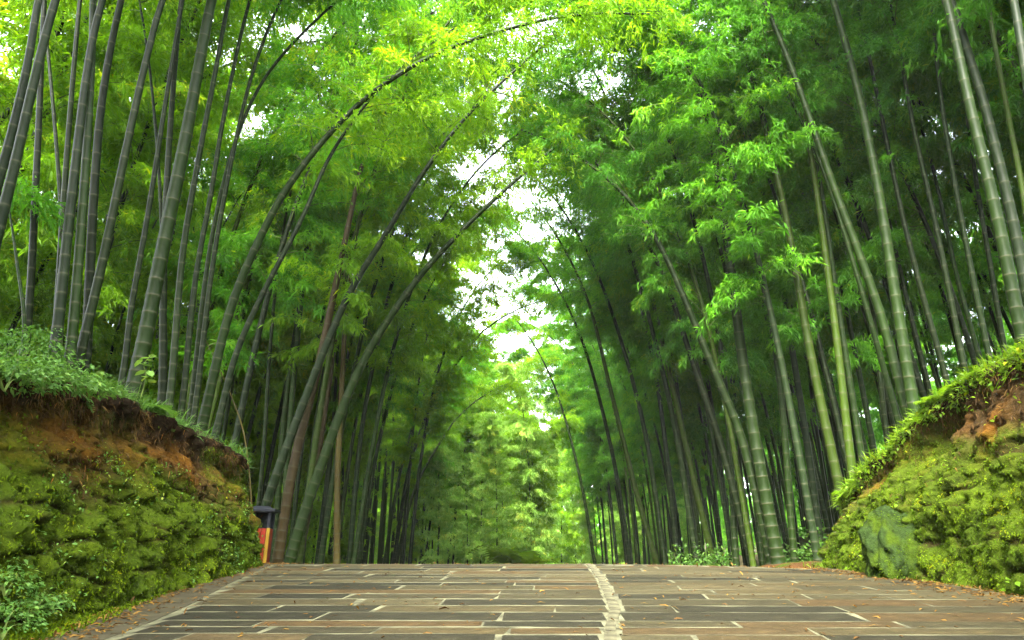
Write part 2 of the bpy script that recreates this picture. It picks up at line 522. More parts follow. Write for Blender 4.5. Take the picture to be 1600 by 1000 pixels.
def bank(name, path, side, seed, label, nu, nv, moss_hi, orange):
    """path rows: x, y, top z, setback of the top. side +1: bank rises to the right of the path, -1: to the left"""
    P, s = catmull(path, nu)
    tan = unit(np.gradient(P[:, :2], axis=0))
    inw = np.stack([tan[:, 1], -tan[:, 0]], 1) * side            # into the hill
    z0 = road_z(P[:, 0], P[:, 1]) - 0.12
    v = np.linspace(0, 1, nv)
    vf = 0.78                                                     # below: face, above: rolled over the top
    face = np.clip(v / vf, 0, 1)
    back = np.clip((v - vf) / (1 - vf), 0, 1)
    H = (P[:, 2] - z0)[:, None]
    Z = z0[:, None] + H * (face - 0.03 * np.sin(back * math.pi))[None] + back[None] * 0.06
    U = np.repeat(s[:, None], nv, 1)
    q2 = np.stack([U, Z, U * 0 + seed], -1)
    big = fbm(q2 * 1.1, 3) - 0.5
    # the soil lip hangs over a hollow under the roots, then the mossy face swells out towards the foot
    setb = P[:, 3][:, None] * (face[None] ** 1.25)
    hollow = 0.10 * np.exp(-((face[None] - 0.80 + 0.12 * big) / 0.09) ** 2) * (1 - back[None])
    lip = 0.06 * np.exp(-((face[None] - 0.98) / 0.07) ** 2)
    D = setb + hollow - lip + back[None] * 1.15
    if side > 0:     # washed-out cavity under the ferny lip, above the boulder
        D = D + .34 * np.exp(-((U - 6.75) / .34) ** 2) * np.exp(-((face[None] - .74) / .13) ** 2) * (1 - back[None])
    ps = np.stack([U * 2.6 + Z * 1.1 + 0.35 * big, Z * 3.4 - U * .5 + 0.5 * big], -1)
    d1, d2, cid = cells(ps)
    edge = np.clip((d2 - d1) / 0.22, 0, 1)
    low = np.clip(1 - (face[None] - 0.55) / 0.25, 0, 1) * (1 - back[None])
    med = fbm(q2 * 4.0, 4) - 0.5
    fine = fbm(q2 * np.array([22, 15, 1]), 3) - 0.5
    drip = fbm(np.stack([U * 16, Z * 3.0, U * 0 + seed + 9], -1), 3) - 0.5
    bump = 0.26 * big + 0.22 * med + 0.26 * fine + 0.28 * drip
    crev = low * (0.075 * (1 - edge) ** 2 * (cid > 0.45) - 0.02 * cid)
    fade = (0.35 + 0.65 * np.sin(np.clip(face, 0, 1) * math.pi)[None]) * (1 - 0.6 * back[None])
    D = D + (crev - bump * fade)
    Z = Z + 0.25 * med * (face[None] > .97) * H * 0.15
    X = P[:, 0][:, None] + inw[:, 0][:, None] * D
    Y = P[:, 1][:, None] + inw[:, 1][:, None] * D
    V = np.stack([X, Y, Z], -1)
    # material colours where they grow: moss below, bare orange earth and dark roots near the lip
    mossmask = np.clip(0.5 + 2.6 * (fbm(q2 * 2.3 + 40, 4) - 0.5) + 1.5 * (moss_hi - face[None]), 0, 1)
    patch = np.exp(-((U - (5.9 if side < 0 else 5.2)) / 1.3) ** 2) * np.exp(-((face[None] - .78) / .2) ** 2)
    mossmask = np.clip(mossmask - 1.0 * patch * np.clip(.4 + 3 * (fbm(np.stack([U * 5, Z * 1.6, U * 0 + 3], -1), 3) - .4), 0, 1) - 1.2 * np.clip((face[None] - .9) / .08, 0, 1), 0, 1)
    om = np.clip((fbm(np.stack([U * 2.2, Z * .8, U * 0 + seed + 4], -1), 3) - 0.5) * 5 + 0.2 + orange * np.exp(-((face[None] - 0.72) / 0.16) ** 2), 0, 1)
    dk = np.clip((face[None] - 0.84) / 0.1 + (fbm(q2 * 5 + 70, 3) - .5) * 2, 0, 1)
    cm = np.array([.013, .024, .0012]); cm2 = np.array([.034, .052, .0016])
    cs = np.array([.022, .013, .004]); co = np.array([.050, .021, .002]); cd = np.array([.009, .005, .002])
    vv = fbm(q2 * 6 + 11, 3)[..., None]
    moss = cm * (1 - vv) + cm2 * vv
    soil = cs * (1 - om[..., None]) + co * om[..., None]
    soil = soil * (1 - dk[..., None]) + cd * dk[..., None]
    col = moss * mossmask[..., None] + soil * (1 - mossmask[..., None])
    crk = (low * (1 - edge) ** 2 * (cid > .45))[..., None]
    col = col * (1 - crk) + cs * 0.6 * crk
    F = grid_faces(nu, nv)
    if side > 0:
        F = F[:, ::-1]
    o = link(name, mesh_from(name, V, F, M['earth'], True, pattr={'tone': col.reshape(-1, 3)}))
    tag(o, label, None, None, 'structure')
    # outward normals for what grows on it
    du = np.gradient(V, axis=0); dv = np.gradient(V, axis=1)
    nrm = unit(np.cross(du, dv)) * (1 if side > 0 else -1)
    tow = np.concatenate([-inw, np.zeros((nu, 1))], 1)[:, None, :]
    nrm = np.where((nrm * (tow + np.array([0, 0, 1.0]))).sum(-1, keepdims=True) < 0, -nrm, nrm)
    return dict(V=V, N=nrm, moss=mossmask, face=np.repeat(face[None], nu, 0), back=np.repeat(back[None], nu, 0), s=s, crk=crk[..., 0], P=P)

def tufts(name, pos, dirs, nrm, length, width, tint, mat, label):
    """many small pointed blades: base, two sides, tip, bent"""
    n = len(pos)
    side = unit(np.cross(dirs, nrm)) * (width / 2)[:, None]
    mid = pos + dirs * (length * .5)[:, None]
    tip = pos + dirs * length[:, None] - np.array([0, 0, .25]) * length[:, None]
    V = np.stack([pos - side * .5, pos + side * .5, mid + side, tip, mid - side], 1).reshape(-1, 3)
    b = np.arange(n)[:, None] * 5
    Fq = np.concatenate([b + 0, b + 1, b + 2, b + 4], 1)
    Ft = np.concatenate([b + 4, b + 2, b + 3], 1)
    me = mesh_from(name, V, [Fq, Ft], mat, False, fattr={'tint': np.concatenate([tint, tint])})
    o = link(name, me)
    return tag(o, label, None, None, 'stuff')

def scatter_on(B, n, mask):
    w = mask.ravel()
    idx = rng.choice(len(w), n, p=w / w.sum())
    V = B['V'].reshape(-1, 3)[idx]
    N_ = B['N'].reshape(-1, 3)[idx]
    return V + rng.normal(0, .006, (n, 3)), N_, idx

BL = bank('earth_bank', [(-2.95, 0.5, 1.9, .85), (-2.86, 2.5, 1.95, .8), (-2.84, 4.2, 2.02, .8), (-2.88, 5.5, 2.18, .78), (-2.98, 7.0, 2.12, .62), (-3.12, 8.1, 2.02, .42),
                     (-3.42, 8.75, 1.92, .3), (-4.2, 9.2, 1.8, .3), (-5.8, 9.5, 1.5, .4), (-8, 9.8, .9, .4)], -1, 3.0,
          'moss covered earth bank beside the dark border slabs', 640, 150, 1.02, 0.8)
BR = bank('earth_bank', [(3.85, 0.5, 2.3, .9), (3.82, 3, 2.5, .9), (3.78, 5.4, 2.68, .95), (3.72, 6.4, 2.66, .9), (3.62, 7.2, 2.52, .9), (3.55, 8.0, 2.12, .75), (3.5, 8.7, 1.75, .55),
                     (3.85, 9.5, 1.55, .4), (4.9, 10.2, 1.45, .4), (7, 11, 1.4, .4)], 1, 8.0,
          'bright moss earth bank with a boulder at its foot', 560, 150, 0.86, 0.8)

# ------------------------------------------------------------------ moss, roots, grass on the banks
for B, n, lab, dens in ((BL, 140000, 'small moss and creeping leaves on the litter bin bank', 1.0), (BR, 150000, 'hanging bright moss strands on the boulder bank', 1.0)):
    near = sstep(1.5, 3.0, B['V'][..., 1])
    mk = (B['moss'] ** 1.5 * (1 - .85 * B['crk']) * (1 - B['back']) + .02) * near
    p, nn, idx = scatter_on(B, n, mk)
    clump = fbm(p * 5.0, 3)
    down = np.array([0, 0, -1.0])
    d = unit(nn * rng.uniform(.12, .6, (n, 1)) + down * rng.uniform(.0, 1.1 if B is BR else .8, (n, 1)) + rng.normal(0, .35, (n, 3)))
    ln = rng.uniform(.008, .026, n) * (1.05 if B is BR else 1.0)
    tufts('moss', p, d, unit(nn + rng.normal(0, .3, (n, 3))), ln, ln * rng.uniform(.28, .6, n), np.clip(.1 + 1.6 * (clump - .28) + rng.normal(0, .12, n), 0, .98), M['moss'] if B is BL else M['moss_lime'], lab)
for B, n, lab in ((BL, 17000, 'brown hanging rootlets and dry litter below the lip'), (BR, 13000, 'dry rootlets under the ferny lip of the boulder bank')):
    near = sstep(1.5, 3.0, B['V'][..., 1])
    mk = np.exp(-((B['face'] - .93) / .09) ** 2) * (1 - .7 * B['back']) * near * np.clip((fbm(B['V'] * 3.1 + 2, 3) - .42) * 6, .05, 1) + .35 * (1 - B['moss']) * (B['face'] > .4) * (B['face'] < .9) * near
    p, nn, idx = scatter_on(B, n, mk)
    d = unit(nn * rng.uniform(.1, .5, (n, 1)) + np.array([0, 0, -1.0]) * rng.uniform(.2, 1.4, (n, 1)) + rng.normal(0, .35, (n, 3)))
    ln = rng.uniform(.02, .09, n)
    tufts('rootlets', p, d, nn, ln, rng.uniform(.003, .009, n), np.clip(rng.normal(.35, .25, n), 0, .95), M['dry'], lab)
# leafy creepers, brighter little leaves
for B, n, lab in ((BL, 3500, 'pale creeping leaves on the litter bin bank face'), (BR, 14000, 'small fresh leaves covering the top of the boulder bank')):
    near = sstep(1.5, 3.0, B['V'][..., 1])
    pt = fbm(B['V'] * 2.2 + 9, 3)
    if B is BL:
        mk = (np.clip((pt - .52) * 6, 0, 1) * (1 - B['back']) * (B['face'] < .7) ) * near + 1e-6
    else:
        mk = ((B['face'] > .9) * 1.0 + .12 * np.clip((pt - .5) * 6, 0, 1)) * near + 1e-6
    p, nn, idx = scatter_on(B, n, mk)
    d = unit(nn * .6 + rng.normal(0, .6, (n, 3)) + np.array([0, 0, -.1]))
    ln = rng.uniform(.016, .036, n) if B is BL else rng.uniform(.025, .06, n)
    p = p + nn * rng.uniform(0, .07, (n, 1))
    tufts('creeper_leaves', p, d, unit(np.array([0, 0, 1.0]) + nn * .5 + rng.normal(0, .4, (n, 3))), ln, ln * rng.uniform(.45, .75, n), np.clip(rng.normal(.55, .25, n), 0, .95),
          M['leaf_cool'] if B is BL else M['leaf_fern'], lab)

def grass(name, n, xy, lmin, lmax, mat, label, lean=.5, wid=(.004, .01)):
    z = ground_z(xy[:, 0], xy[:, 1])
    return grass_at(name, np.column_stack([xy, z]), lmin, lmax, mat, label, lean, wid)

def grass_at(name, p, lmin, lmax, mat, label, lean=.5, wid=(.004, .01), bias=(0, 0, 0)):
    n = len(p)
    d = unit(np.array([0, 0, 1.0]) + np.array(bias) + rng.normal(0, lean, (n, 3)))
    ln = rng.uniform(lmin, lmax, n)
    nr = unit(rng.normal(0, 1, (n, 3)))
    return tufts(name, p, d, nr, ln, rng.uniform(*wid, n), np.clip(rng.normal(.5, .22, n), 0, .95), mat, label)

# strip of grass at the foot of the left bank
n = 9000
yy = rng.uniform(2.8, 5.9, n)
xx = left_edge(yy) + rng.normal(-.10, .07, n) * (1 - .5 * sstep(4.5, 6, yy))
grass_at('grass', np.column_stack([xx, yy, road_z(xx, yy) - .01 + .1 * np.clip(left_edge(yy) - .1 - xx, 0, .3)]), .02, .06, M['moss'], 'short yellow green grass strip along the border slabs', .8, (.006, .014))
# fine grass on the lip of the left bank
p, nn, idx = scatter_on(BL, 10000, (BL['back'] > .0) * (BL['back'] < .75) * sstep(1.5, 3.0, BL['V'][..., 1]) * np.clip((fbm(BL['V'] * 1.6 + 3, 3) - .42) * 6, 0.03, 1))
grass_at('grass', p, .08, .30, M['leaf_cool'], 'feathery cool green grass along the lip of the litter bin bank', .55, (.004, .010), (.35, 0, -.1))
p, nn, idx = scatter_on(BR, 12000, (BR['back'] < .7) * (BR['face'] > .92) * sstep(1.5, 3.0, BR['V'][..., 1]))
grass_at('grass', p, .05, .24, M['leaf_fern'], 'short bright grass on top of the boulder bank', .7, (.005, .011), (-.4, 0, -.1))
# low plants and litter on the soil beyond the boulder bank
n = 7000
yy = rng.uniform(8.8, 13, n); xx = rng.uniform(2.2, 4.6, n)
k = (xx > right_edge(yy) - .02) & (fbm(np.stack([xx * 2, yy * 2, xx * 0], -1), 3) > .5)
xy = np.column_stack([xx, yy])[k]
grass('grass', len(xy), xy, .04, .14, M['leaf_fern'], 'tufts of grass on the reddish soil past the boulder bank', .7)

# fallen bamboo leaves, thin on the paving and thick along its edges
n = 5200
yy = rng.uniform(2.8, 10.5, n)
eg = rng.uniform(0, 1, n)
xx = np.where(eg < .42, left_edge(yy) + np.abs(rng.normal(0, .22, n)) - .12, np.where(eg < .84, right_edge(yy) - np.abs(rng.normal(0, .25, n)) + .1, rng.uniform(-2.6, 3.5, n)))
pp = np.column_stack([xx, yy, road_z(xx, yy) + .006])
dd = unit(np.column_stack([rng.normal(0, 1, (n, 2)), rng.uniform(.0, .25, n)]))
ln = rng.uniform(.035, .085, n)
tufts('fallen_leaves', pp, dd, unit(np.array([0, 0, 1.0]) + rng.normal(0, .25, (n, 3))), ln, ln * .2, np.clip(rng.normal(.6, .25, n), 0, .95), M['dry'], 'dry fallen bamboo leaves scattered on the paving')

# ------------------------------------------------------------------ reddish soil apron past the boulder bank
def mound(name, cx, cy, rx, ry_, h, col, label, seed):
    nu, nv = 60, 40
    U, V_ = np.meshgrid(np.linspace(-1, 1, nu), np.linspace(-1, 1, nv), indexing='ij')
    X = cx + U * rx; Y = cy + V_ * ry_
    r = np.clip(1 - (U ** 2 + V_ ** 2), 0, 1)
    nz = fbm(np.stack([X * 3, Y * 3, X * 0 + seed], -1), 4)
    Z = ground_z(X, Y) - .03 + h * r ** .7 * (0.5 + nz)
    c = np.array(col)[None, None] * (0.5 + nz[..., None])
    g = np.clip((fbm(np.stack([X * 4, Y * 4, X * 0 + seed + 2], -1), 3) - .52) * 8, 0, 1)[..., None]
    c = c * (1 - g) + np.array([.016, .026, .0012]) * g
    o = link(name, mesh_from(name, np.stack([X, Y, Z], -1), grid_faces(nu, nv), M['earth'], True, pattr={'tone': c.reshape(-1, 3)}))
    return tag(o, label, None, None, 'structure')
mound('soil_apron', 3.95, 10.3, 1.1, 1.5, .15, (.028, .013, .004), 'low reddish soil apron at the end of the boulder bank', 4)

# ------------------------------------------------------------------ boulder
def rock_mesh(name, size, seed, mossy):
    nu, nv = 96, 60
    th = np.linspace(0, 2 * math.pi, nu, endpoint=False)
    ph = np.linspace(0.02, math.pi - .02, nv)
    T, Pp = np.meshgrid(th, ph, indexing='ij')
    d = np.stack([np.sin(Pp) * np.cos(T), np.sin(Pp) * np.sin(T), np.cos(Pp)], -1)
    r = (np.abs(d) ** 2.6).sum(-1) ** (-1 / 2.6)
    nz = fbm(d * 1.7 + seed, 4) - .5
    r = np.minimum(r, .8 / np.maximum(.05, (d * unit(np.array([-.6, -.75, .25]))).sum(-1)))
    r = np.minimum(r, .82 / np.maximum(.05, (d * unit(np.array([.5, -.8, .3]))).sum(-1)))
    r = r * (1 + .75 * nz) * (1 - .45 * np.clip(d[..., 2], 0, 1)) * (1 + .30 * (fbm(d * 5 + seed, 5, .6) - .5))
    V = d * r[..., None] * np.array(size)
    F = []
    i = np.arange(nu)
    for k in range(nv - 1):
        a = i * nv + k; b = ((i + 1) % nu) * nv + k
        F.append(np.stack([a, a + 1, b + 1, b], 1))
    g = np.clip((fbm(d * 3 + seed + 5, 4) - .5) * 6 + mossy + .3 * d[..., 0] - .35 * d[..., 2], 0, 1)[..., None]
    g = g * np.clip(.3 + 1.4 * fbm(d * 14 + seed, 3), 0, 1)[..., None]
    c = np.array([.010, .019, .0035]) * (.6 + .8 * fbm(d * 9 + 3, 4)[..., None]) * (1 - g) + np.array([.018, .031, .0012]) * g
    return mesh_from(name, V, np.concatenate(F), M['earth'], True, pattr={'tone': c.reshape(-1, 3)})
bp = at(1398, 846, 7.4)
boulder = link('boulder', rock_mesh('boulder', (.27, .27, .58), 2.0, .45), None, bp)
boulder.rotation_euler = (math.radians(-22), math.radians(36), math.radians(14))
nb_ = 6000
bm_ = boulder.data
bi_ = rng.integers(0, len(bm_.vertices), nb_)
bco = np.array([bm_.vertices[int(i)].co for i in bi_]); bno = np.array([bm_.vertices[int(i)].normal for i in bi_])
keep = fbm(bco * 6 + 2, 3) + .25 * (-bco[:, 2]) + .2 * bco[:, 0] > .53
bco, bno = bco[keep], bno[keep]
bl_ = rng.uniform(.008, .022, len(bco))
bt_ = tufts('moss', bco, unit(bno * .5 + rng.normal(0, .5, bco.shape)), bno, bl_, bl_ * .45, np.clip(rng.normal(.4, .2, len(bco)), 0, .9), M['moss_lime'], None)
bt_.parent = boulder
tag(boulder, 'grey green mossy boulder leaning against the bank foot', 'boulder')

# ------------------------------------------------------------------ litter bin
def box(name, mat, parent, x0, x1, y0, y1, z0, z1, taper=0.0):
    c = ((x0 + x1) / 2, (y0 + y1) / 2)
    v = []
    for z, t in ((z0, 0), (z1, taper)):
        for (x, y_) in ((x0, y0), (x1, y0), (x1, y1), (x0, y1)):
            v.append((c[0] + (x - c[0]) * (1 - t), c[1] + (y_ - c[1]) * (1 - t), z))
    me = bpy.data.meshes.new(name)
    me.from_pydata(v, [], [(3, 2, 1, 0), (4, 5, 6, 7), (0, 1, 5, 4), (1, 2, 6, 5), (2, 3, 7, 6), (3, 0, 4, 7)])
    me.materials.append(mat)
    o = link(name, me, parent)
    b = o.modifiers.new('bevel', 'BEVEL'); b.width = .004; b.segments = 1
    return o
bz = float(road_z(-3.1, 9.75)) - .02
bt = at(408, 800, 9.7)
lb = thing('litter_bin', (bt[0], 9.75, bz), 'dark roofed litter bin with red panels behind the bank end', 'litter bin', None, math.radians(8))
hb = at(408, 792, 9.7)[2] - bz
box('base', M['bin_dark'], lb, -.15, .15, -.13, .13, 0, .06)
for sx in (-1, 1):
    for sy in (-1, 1):
        box('post', M['bin_dark'], lb, sx * .13 - .022, sx * .13 + .022, sy * .11 - .022, sy * .11 + .022, .06, hb - .07)
box('liner', M['bin_dark'], lb, -.10, .10, -.085, .085, .065, hb * .58)
box('back_panel', M['bin_dark'], lb, -.105, .105, .1, .12, hb * .6, hb - .072)
for k, xx_ in enumerate((-.072, 0.0, .072)):
    box('front_slat', M['bin_red'], lb, xx_ - .033, xx_ + .033, -.128, -.112, .07, hb * .64)
box('side_panel', M['bin_red'], lb, .136, .15, -.085, .085, .07, hb * .64)
box('side_panel', M['bin_red'], lb, -.15, -.136, -.085, .085, .07, hb * .64)
box('corner_trim', M['bin_yellow'], lb, .112, .158, -.142, -.1125 - .002, .068, hb * .645)
cap = box('roof', M['bin_dark'], lb, -.21, .21, -.18, .18, hb - .07, hb - .035)
box('ridge_cap', M['bin_dark'], cap, -.18, .18, -.15, .15, hb - .036, hb + .012, .55)

# ------------------------------------------------------------------ bamboo
LEAF = 1.0
def resample(P, ds=0.06):
    P = np.asarray(P, float)
    L0 = np.linalg.norm(np.diff(P, axis=0), axis=1).sum()
    return catmull(P, max(30, int(L0 / ds)))

def culm_mesh(name, P, s, r0, mat, sides=8, taper=.78, flare=.35, rnd=None):
    rnd = rnd or rng
    L_ = s[-1]
    nodes = []
    q = rnd.uniform(.03, .1)
    while q < L_ - .1:
        nodes.append(q)
        q += np.interp(q, [0, .6, 2.5, 6, L_], [.07, .16, .27, .33, .24]) * rnd.uniform(.92, 1.08)
    S, R, B_, C_ = [0.0], [1.0], [0.0], [0.0]
    prev = 0.0
    for q in nodes:
        if q - prev > .12:
            S.append((q + prev) / 2); R.append(.985); B_.append(0); C_.append(0)
        S += [q - .034, q - .012, q - .003, q + .004, q + .016]
        R += [1.0, 1.005, 1.05, 1.045, 1.0]
        B_ += [0, .35, .15, 0, 0]
        C_ += [0, 0, .9, .55, 0]
        prev = q
    S.append(L_); R.append(1.0); B_.append(0); C_.append(0)
    S, R, B_, C_ = map(np.array, (S, R, B_, C_))
    o = np.argsort(S); S, R, B_, C_ = S[o], R[o], B_[o], C_[o]
    S = np.clip(S, 0, L_)
    rad = r0 * (1 - taper * (S / L_) ** 1.25) * (1 + flare * np.exp(-S / .22)) * R
    rad = np.maximum(rad, .004)
    C = np.stack([np.interp(S, s, P[:, i]) for i in range(3)], 1)
    Tn = np.gradient(P, axis=0)
    T = unit(np.stack([np.interp(S, s, Tn[:, i]) for i in range(3)], 1))
    A = unit(np.cross(T, np.array([0.0, 1.0, 0.15]) + 0 * T))
    Bn = np.cross(T, A)
    a = np.linspace(0, 2 * math.pi, sides, endpoint=False)
    ring = A[:, None] * np.cos(a)[None, :, None] + Bn[:, None] * np.sin(a)[None, :, None]
    V = C[:, None] + ring * rad[:, None, None]
    n = len(S)
    i = np.arange(n - 1)[:, None] * sides
    j = np.arange(sides)[None]
    j2 = (j + 1) % sides
    F = np.stack([i + j, i + j2, i + sides + j2, i + sides + j], -1).reshape(-1, 4)
    rep = lambda x: np.repeat(x, sides)
    return mesh_from(name, V, F, mat, True, pattr={'band': rep(B_), 'scar': rep(C_)})

def crown_mesh(name, P, s, mat, start=.4, nb=40, blen=(.7, 1.7), twigs=9, nleaf=16, leaf=(.085, .14), lw=.2, toward=None, seed=None, thin=1.0, arrays=False):
    g = np.random.default_rng(seed if seed is not None else int(rng.integers(1e9)))
    L_ = s[-1]
    # branches in pairs from the nodes of the upper culm
    t = np.sort(g.uniform(0, 1, nb)) ** .9
    sb = L_ * (start + (1 - start) * t)
    base = np.stack([np.interp(sb, s, P[:, i]) for i in range(3)], 1)
    Tn = unit(np.gradient(P, axis=0))
    ct = np.stack([np.interp(sb, s, Tn[:, i]) for i in range(3)], 1)
    az = g.uniform(0, 2 * math.pi, nb)
    if toward is not None:
        az = np.where(g.uniform(0, 1, nb) < .5, toward + g.normal(0, .9, nb), az)
    el = g.uniform(math.radians(-5), math.radians(45), nb)
    d = np.stack([np.cos(az) * np.cos(el), np.sin(az) * np.cos(el), np.sin(el)], 1)
    d = unit(d + ct * .45)
    shape = np.sin(np.clip(.16 + .84 * t, 0, 1) * math.pi * .86) ** .7
    bl = g.uniform(*blen, nb) * np.clip(shape, .25, 1)
    btone = g.normal(0, .17, nb)
    droop = g.uniform(.25, .6, nb)
    # branch tubes
    K = 5
    tt = np.linspace(0, 1, K)
    BP = base[:, None] + d[:, None] * (bl[:, None] * tt)[..., None] - np.array([0, 0, 1.0]) * (bl * droop)[:, None, None] * (tt ** 2)[None, :, None]
    # twigs
    tb = np.linspace(.12, 1.0, twigs)[None] + g.uniform(-.05, .05, (nb, twigs))
    tb = np.clip(tb, .05, 1.0)
    tp = base[:, None] + d[:, None] * (bl[:, None] * tb)[..., None] - np.array([0, 0, 1.0]) * ((bl * droop)[:, None] * tb ** 2)[..., None]
    tang = unit(d[:, None] - np.array([0, 0, 2.0]) * (droop[:, None] * tb)[..., None])
    sd = unit(np.cross(tang, np.array([0, 0, 1.0])))
    sgn = np.where(np.arange(twigs) % 2 == 0, 1, -1)[None, :, None]
    td = unit(tang * g.uniform(.4, 1.0, (nb, twigs, 1)) + sd * sgn * g.uniform(.2, 1.0, (nb, twigs, 1)) + g.normal(0, .2, (nb, twigs, 3)) - np.array([0, 0, .12]))
    tl = g.uniform(.16, .42, (nb, twigs)) * (bl[:, None] / np.mean(blen)) ** .4
    keep_t = g.uniform(0, 1, (nb, twigs)) < thin
    # leaves
    ql = np.clip(g.beta(1.6, 1.0, (nb, twigs, nleaf)), .05, 1)
    lp = tp[:, :, None] + td[:, :, None] * (tl[..., None] * ql)[..., None] - np.array([0, 0, 1.0]) * (tl[..., None] * .35 * ql ** 2)[..., None]
    lp = lp + g.normal(0, .035, lp.shape)
    ld = unit(td[:, :, None] * g.uniform(.2, 1.0, ql.shape)[..., None] + g.normal(0, .5, lp.shape) - np.array([0, 0, 1.0]) * g.uniform(.1, .75, ql.shape)[..., None])
    ln = unit(np.array([0, 0, 1.0]) + g.normal(0, .45, lp.shape))
    msk = np.broadcast_to(keep_t[..., None], ql.shape)
    tone = np.clip(.45 + btone[:, None, None] + g.normal(0, .10, (nb, twigs, 1)) + g.normal(0, .12, ql.shape), 0.02, .96)
    tone = np.where(g.uniform(0, 1, ql.shape) < .012, 1.0, tone)
    lp, ld, ln, tone = lp[msk], ld[msk], ln[msk], tone[msk]
    n = len(lp)
    le = g.uniform(*leaf, n) * LEAF
    wd = le * lw * g.uniform(.8, 1.2, n)
    side = unit(np.cross(ld, ln)) * (wd / 2)[:, None]
    up = np.cross(side, ld)
    up = unit(up)
    mid = lp + ld * (le * .42)[:, None] + up * (le * .04)[:, None]
    tip = lp + ld * le[:, None] - np.array([0, 0, 1.0]) * (le * .14)[:, None]
    LV = np.stack([lp, mid + side, tip, mid - side], 1).reshape(-1, 3)
    b = np.arange(n)[:, None] * 4
    LF = np.concatenate([np.concatenate([b, b + 1, b + 2], 1), np.concatenate([b, b + 2, b + 3], 1)])
    ltint = np.concatenate([tone, tone])
    if arrays:
        return LV, LF, ltint
    # branch tubes: three-sided
    br = (np.linspace(.009, .003, K)[None] * (bl / np.mean(blen))[:, None])
    Td = unit(np.gradient(BP, axis=1))
    A = unit(np.cross(Td, np.array([.3, .2, 1.0])))
    Bq = np.cross(Td, A)
    an = np.array([0, 2.094, 4.189])
    BV = BP[:, :, None] + (A[:, :, None] * np.cos(an)[:, None] + Bq[:, :, None] * np.sin(an)[:, None]) * br[..., None, None]
    o0 = len(LV)
    bi = (np.arange(nb)[:, None, None] * K + np.arange(K - 1)[None, :, None]) * 3
    j = np.arange(3)[None, None]; j2 = (j + 1) % 3
    BF = (np.stack([bi + j, bi + j2, bi + 3 + j2, bi + 3 + j], -1) + o0).reshape(-1, 4)
    V = np.concatenate([LV, BV.reshape(-1, 3)])
    me = mesh_from(name, V, [LF, BF], [mat, M['twig']], False,
                   fmat=np.concatenate([np.zeros(len(LF)), np.ones(len(BF))]),
                   fattr={'tint': np.concatenate([ltint, np.full(len(BF), .5)])})
    return me

CNT = dict(culm=0)
def hero(label, px, Y, w, culm, leaf, group=None, top=0.0, start=.55, nb=36, blen=(.6, 1.5), drift=0.0, name='bamboo', thin=1.0, extra=None, twigs=9, nleaf=15):
    """px: culm traced from base to top; Y: distance of the plane it stands in; w: width in photo pixels near the base"""
    n = len(px)
    pts = [at(x, y_, Y + drift * k / max(1, n - 1)) for k, (x, y_) in enumerate(px)]
    pts = np.array(pts)
    # carry the culm down to the soil
    b = pts[0]
    dirn = unit(pts[0] - pts[1])
    gz = float(ground_z(b[0], b[1])) - .08
    if b[2] > gz + .02:
        k = (b[2] - gz) / max(.35, -dirn[2])
        low = b + dirn * k * np.array([.5, .5, 1.0])
        low[2] = gz
        pts = np.concatenate([[low], pts])
    if top > 0:     # and on upwards, arching, beyond what the photograph shows of it
        d1 = unit(pts[-1] - pts[-2])
        curl = (pts[-1] - pts[-2]) / np.linalg.norm(pts[-1] - pts[-2]) - (pts[1] - pts[0]) / np.linalg.norm(pts[1] - pts[0])
        ex = [pts[-1]]
        m = 4
        for k in range(m):
            d1 = unit(d1 + curl * .25 + np.array([0.06 * np.sign(-pts[-1][0]), 0, -.07]))
            ex.append(ex[-1] + d1 * top / m)
        pts = np.concatenate([pts, ex[1:]])
    P, s = resample(pts)
    root = P[0].copy()
    r0 = w * .92 / 2 * Y / F_PX
    t = thing(name, root, label, 'bamboo', group)
    link('culm', culm_mesh('culm', P - root, s, r0, M[culm], sides=12 if w > 18 else 9), t)
    link('crown', crown_mesh('crown', P - root, s, M[leaf], start, nb, blen, twigs=twigs, nleaf=nleaf, thin=thin), t)
    return t

# ------------------------------------------------------------------ ferns and leafy plants
def frond_mesh(name, L_, seed, mat, pairs=22, pw=.16, arch=.9):
    g = np.random.default_rng(seed)
    t = np.linspace(0, 1, 10)
    cx = L_ * (t - .18 * t ** 3); cz = L_ * arch * (.75 * t - .95 * t ** 2)
    V, F = [], []
    wdt = .006 * L_ / .5
    for k in range(10):
        V += [(cx[k], -wdt * (1.1 - t[k]), cz[k]), (cx[k], wdt * (1.1 - t[k]), cz[k])]
        if k: F.append((2 * k - 2, 2 * k - 1, 2 * k + 1, 2 * k))
    for k in range(pairs):
        u = .12 + .88 * k / pairs
        x = np.interp(u, t, cx); z = np.interp(u, t, cz)
        ln = L_ * pw * 2 * math.sin(math.pi * min(1, .12 + .86 * u) ** .85) ** .8 * g.uniform(.85, 1.1) + .004
        w = L_ * .88 / pairs * .42
        for sg in (-1, 1):
            b = len(V)
            dz = -ln * g.uniform(.15, .4)
            V += [(x - w, 0, z), (x + w, 0, z), (x + w * .9 + ln * .28, sg * ln * .6, z + dz * .3), (x + ln * .38, sg * ln, z + dz), (x - w * .7 + ln * .2, sg * ln * .6, z + dz * .3)]
            F.append((b, b + 1, b + 2, b + 4)); F.append((b + 4, b + 2, b + 3))
    me = bpy.data.meshes.new(name)
    me.from_pydata(V, [], F)
    a = me.attributes.new('tint', 'FLOAT', 'FACE')
    a.data.foreach_set('value', np.clip(.5 + g.normal(0, .1, len(F)), 0, .95).astype(np.float32))
    me.materials.append(M[mat])
    return me
FROND = {m: [frond_mesh('frond', 1.0, 60 + k, m, arch=.6 + .35 * k) for k in range(3)] for m in ('leaf_fern', 'leaf_cool')}

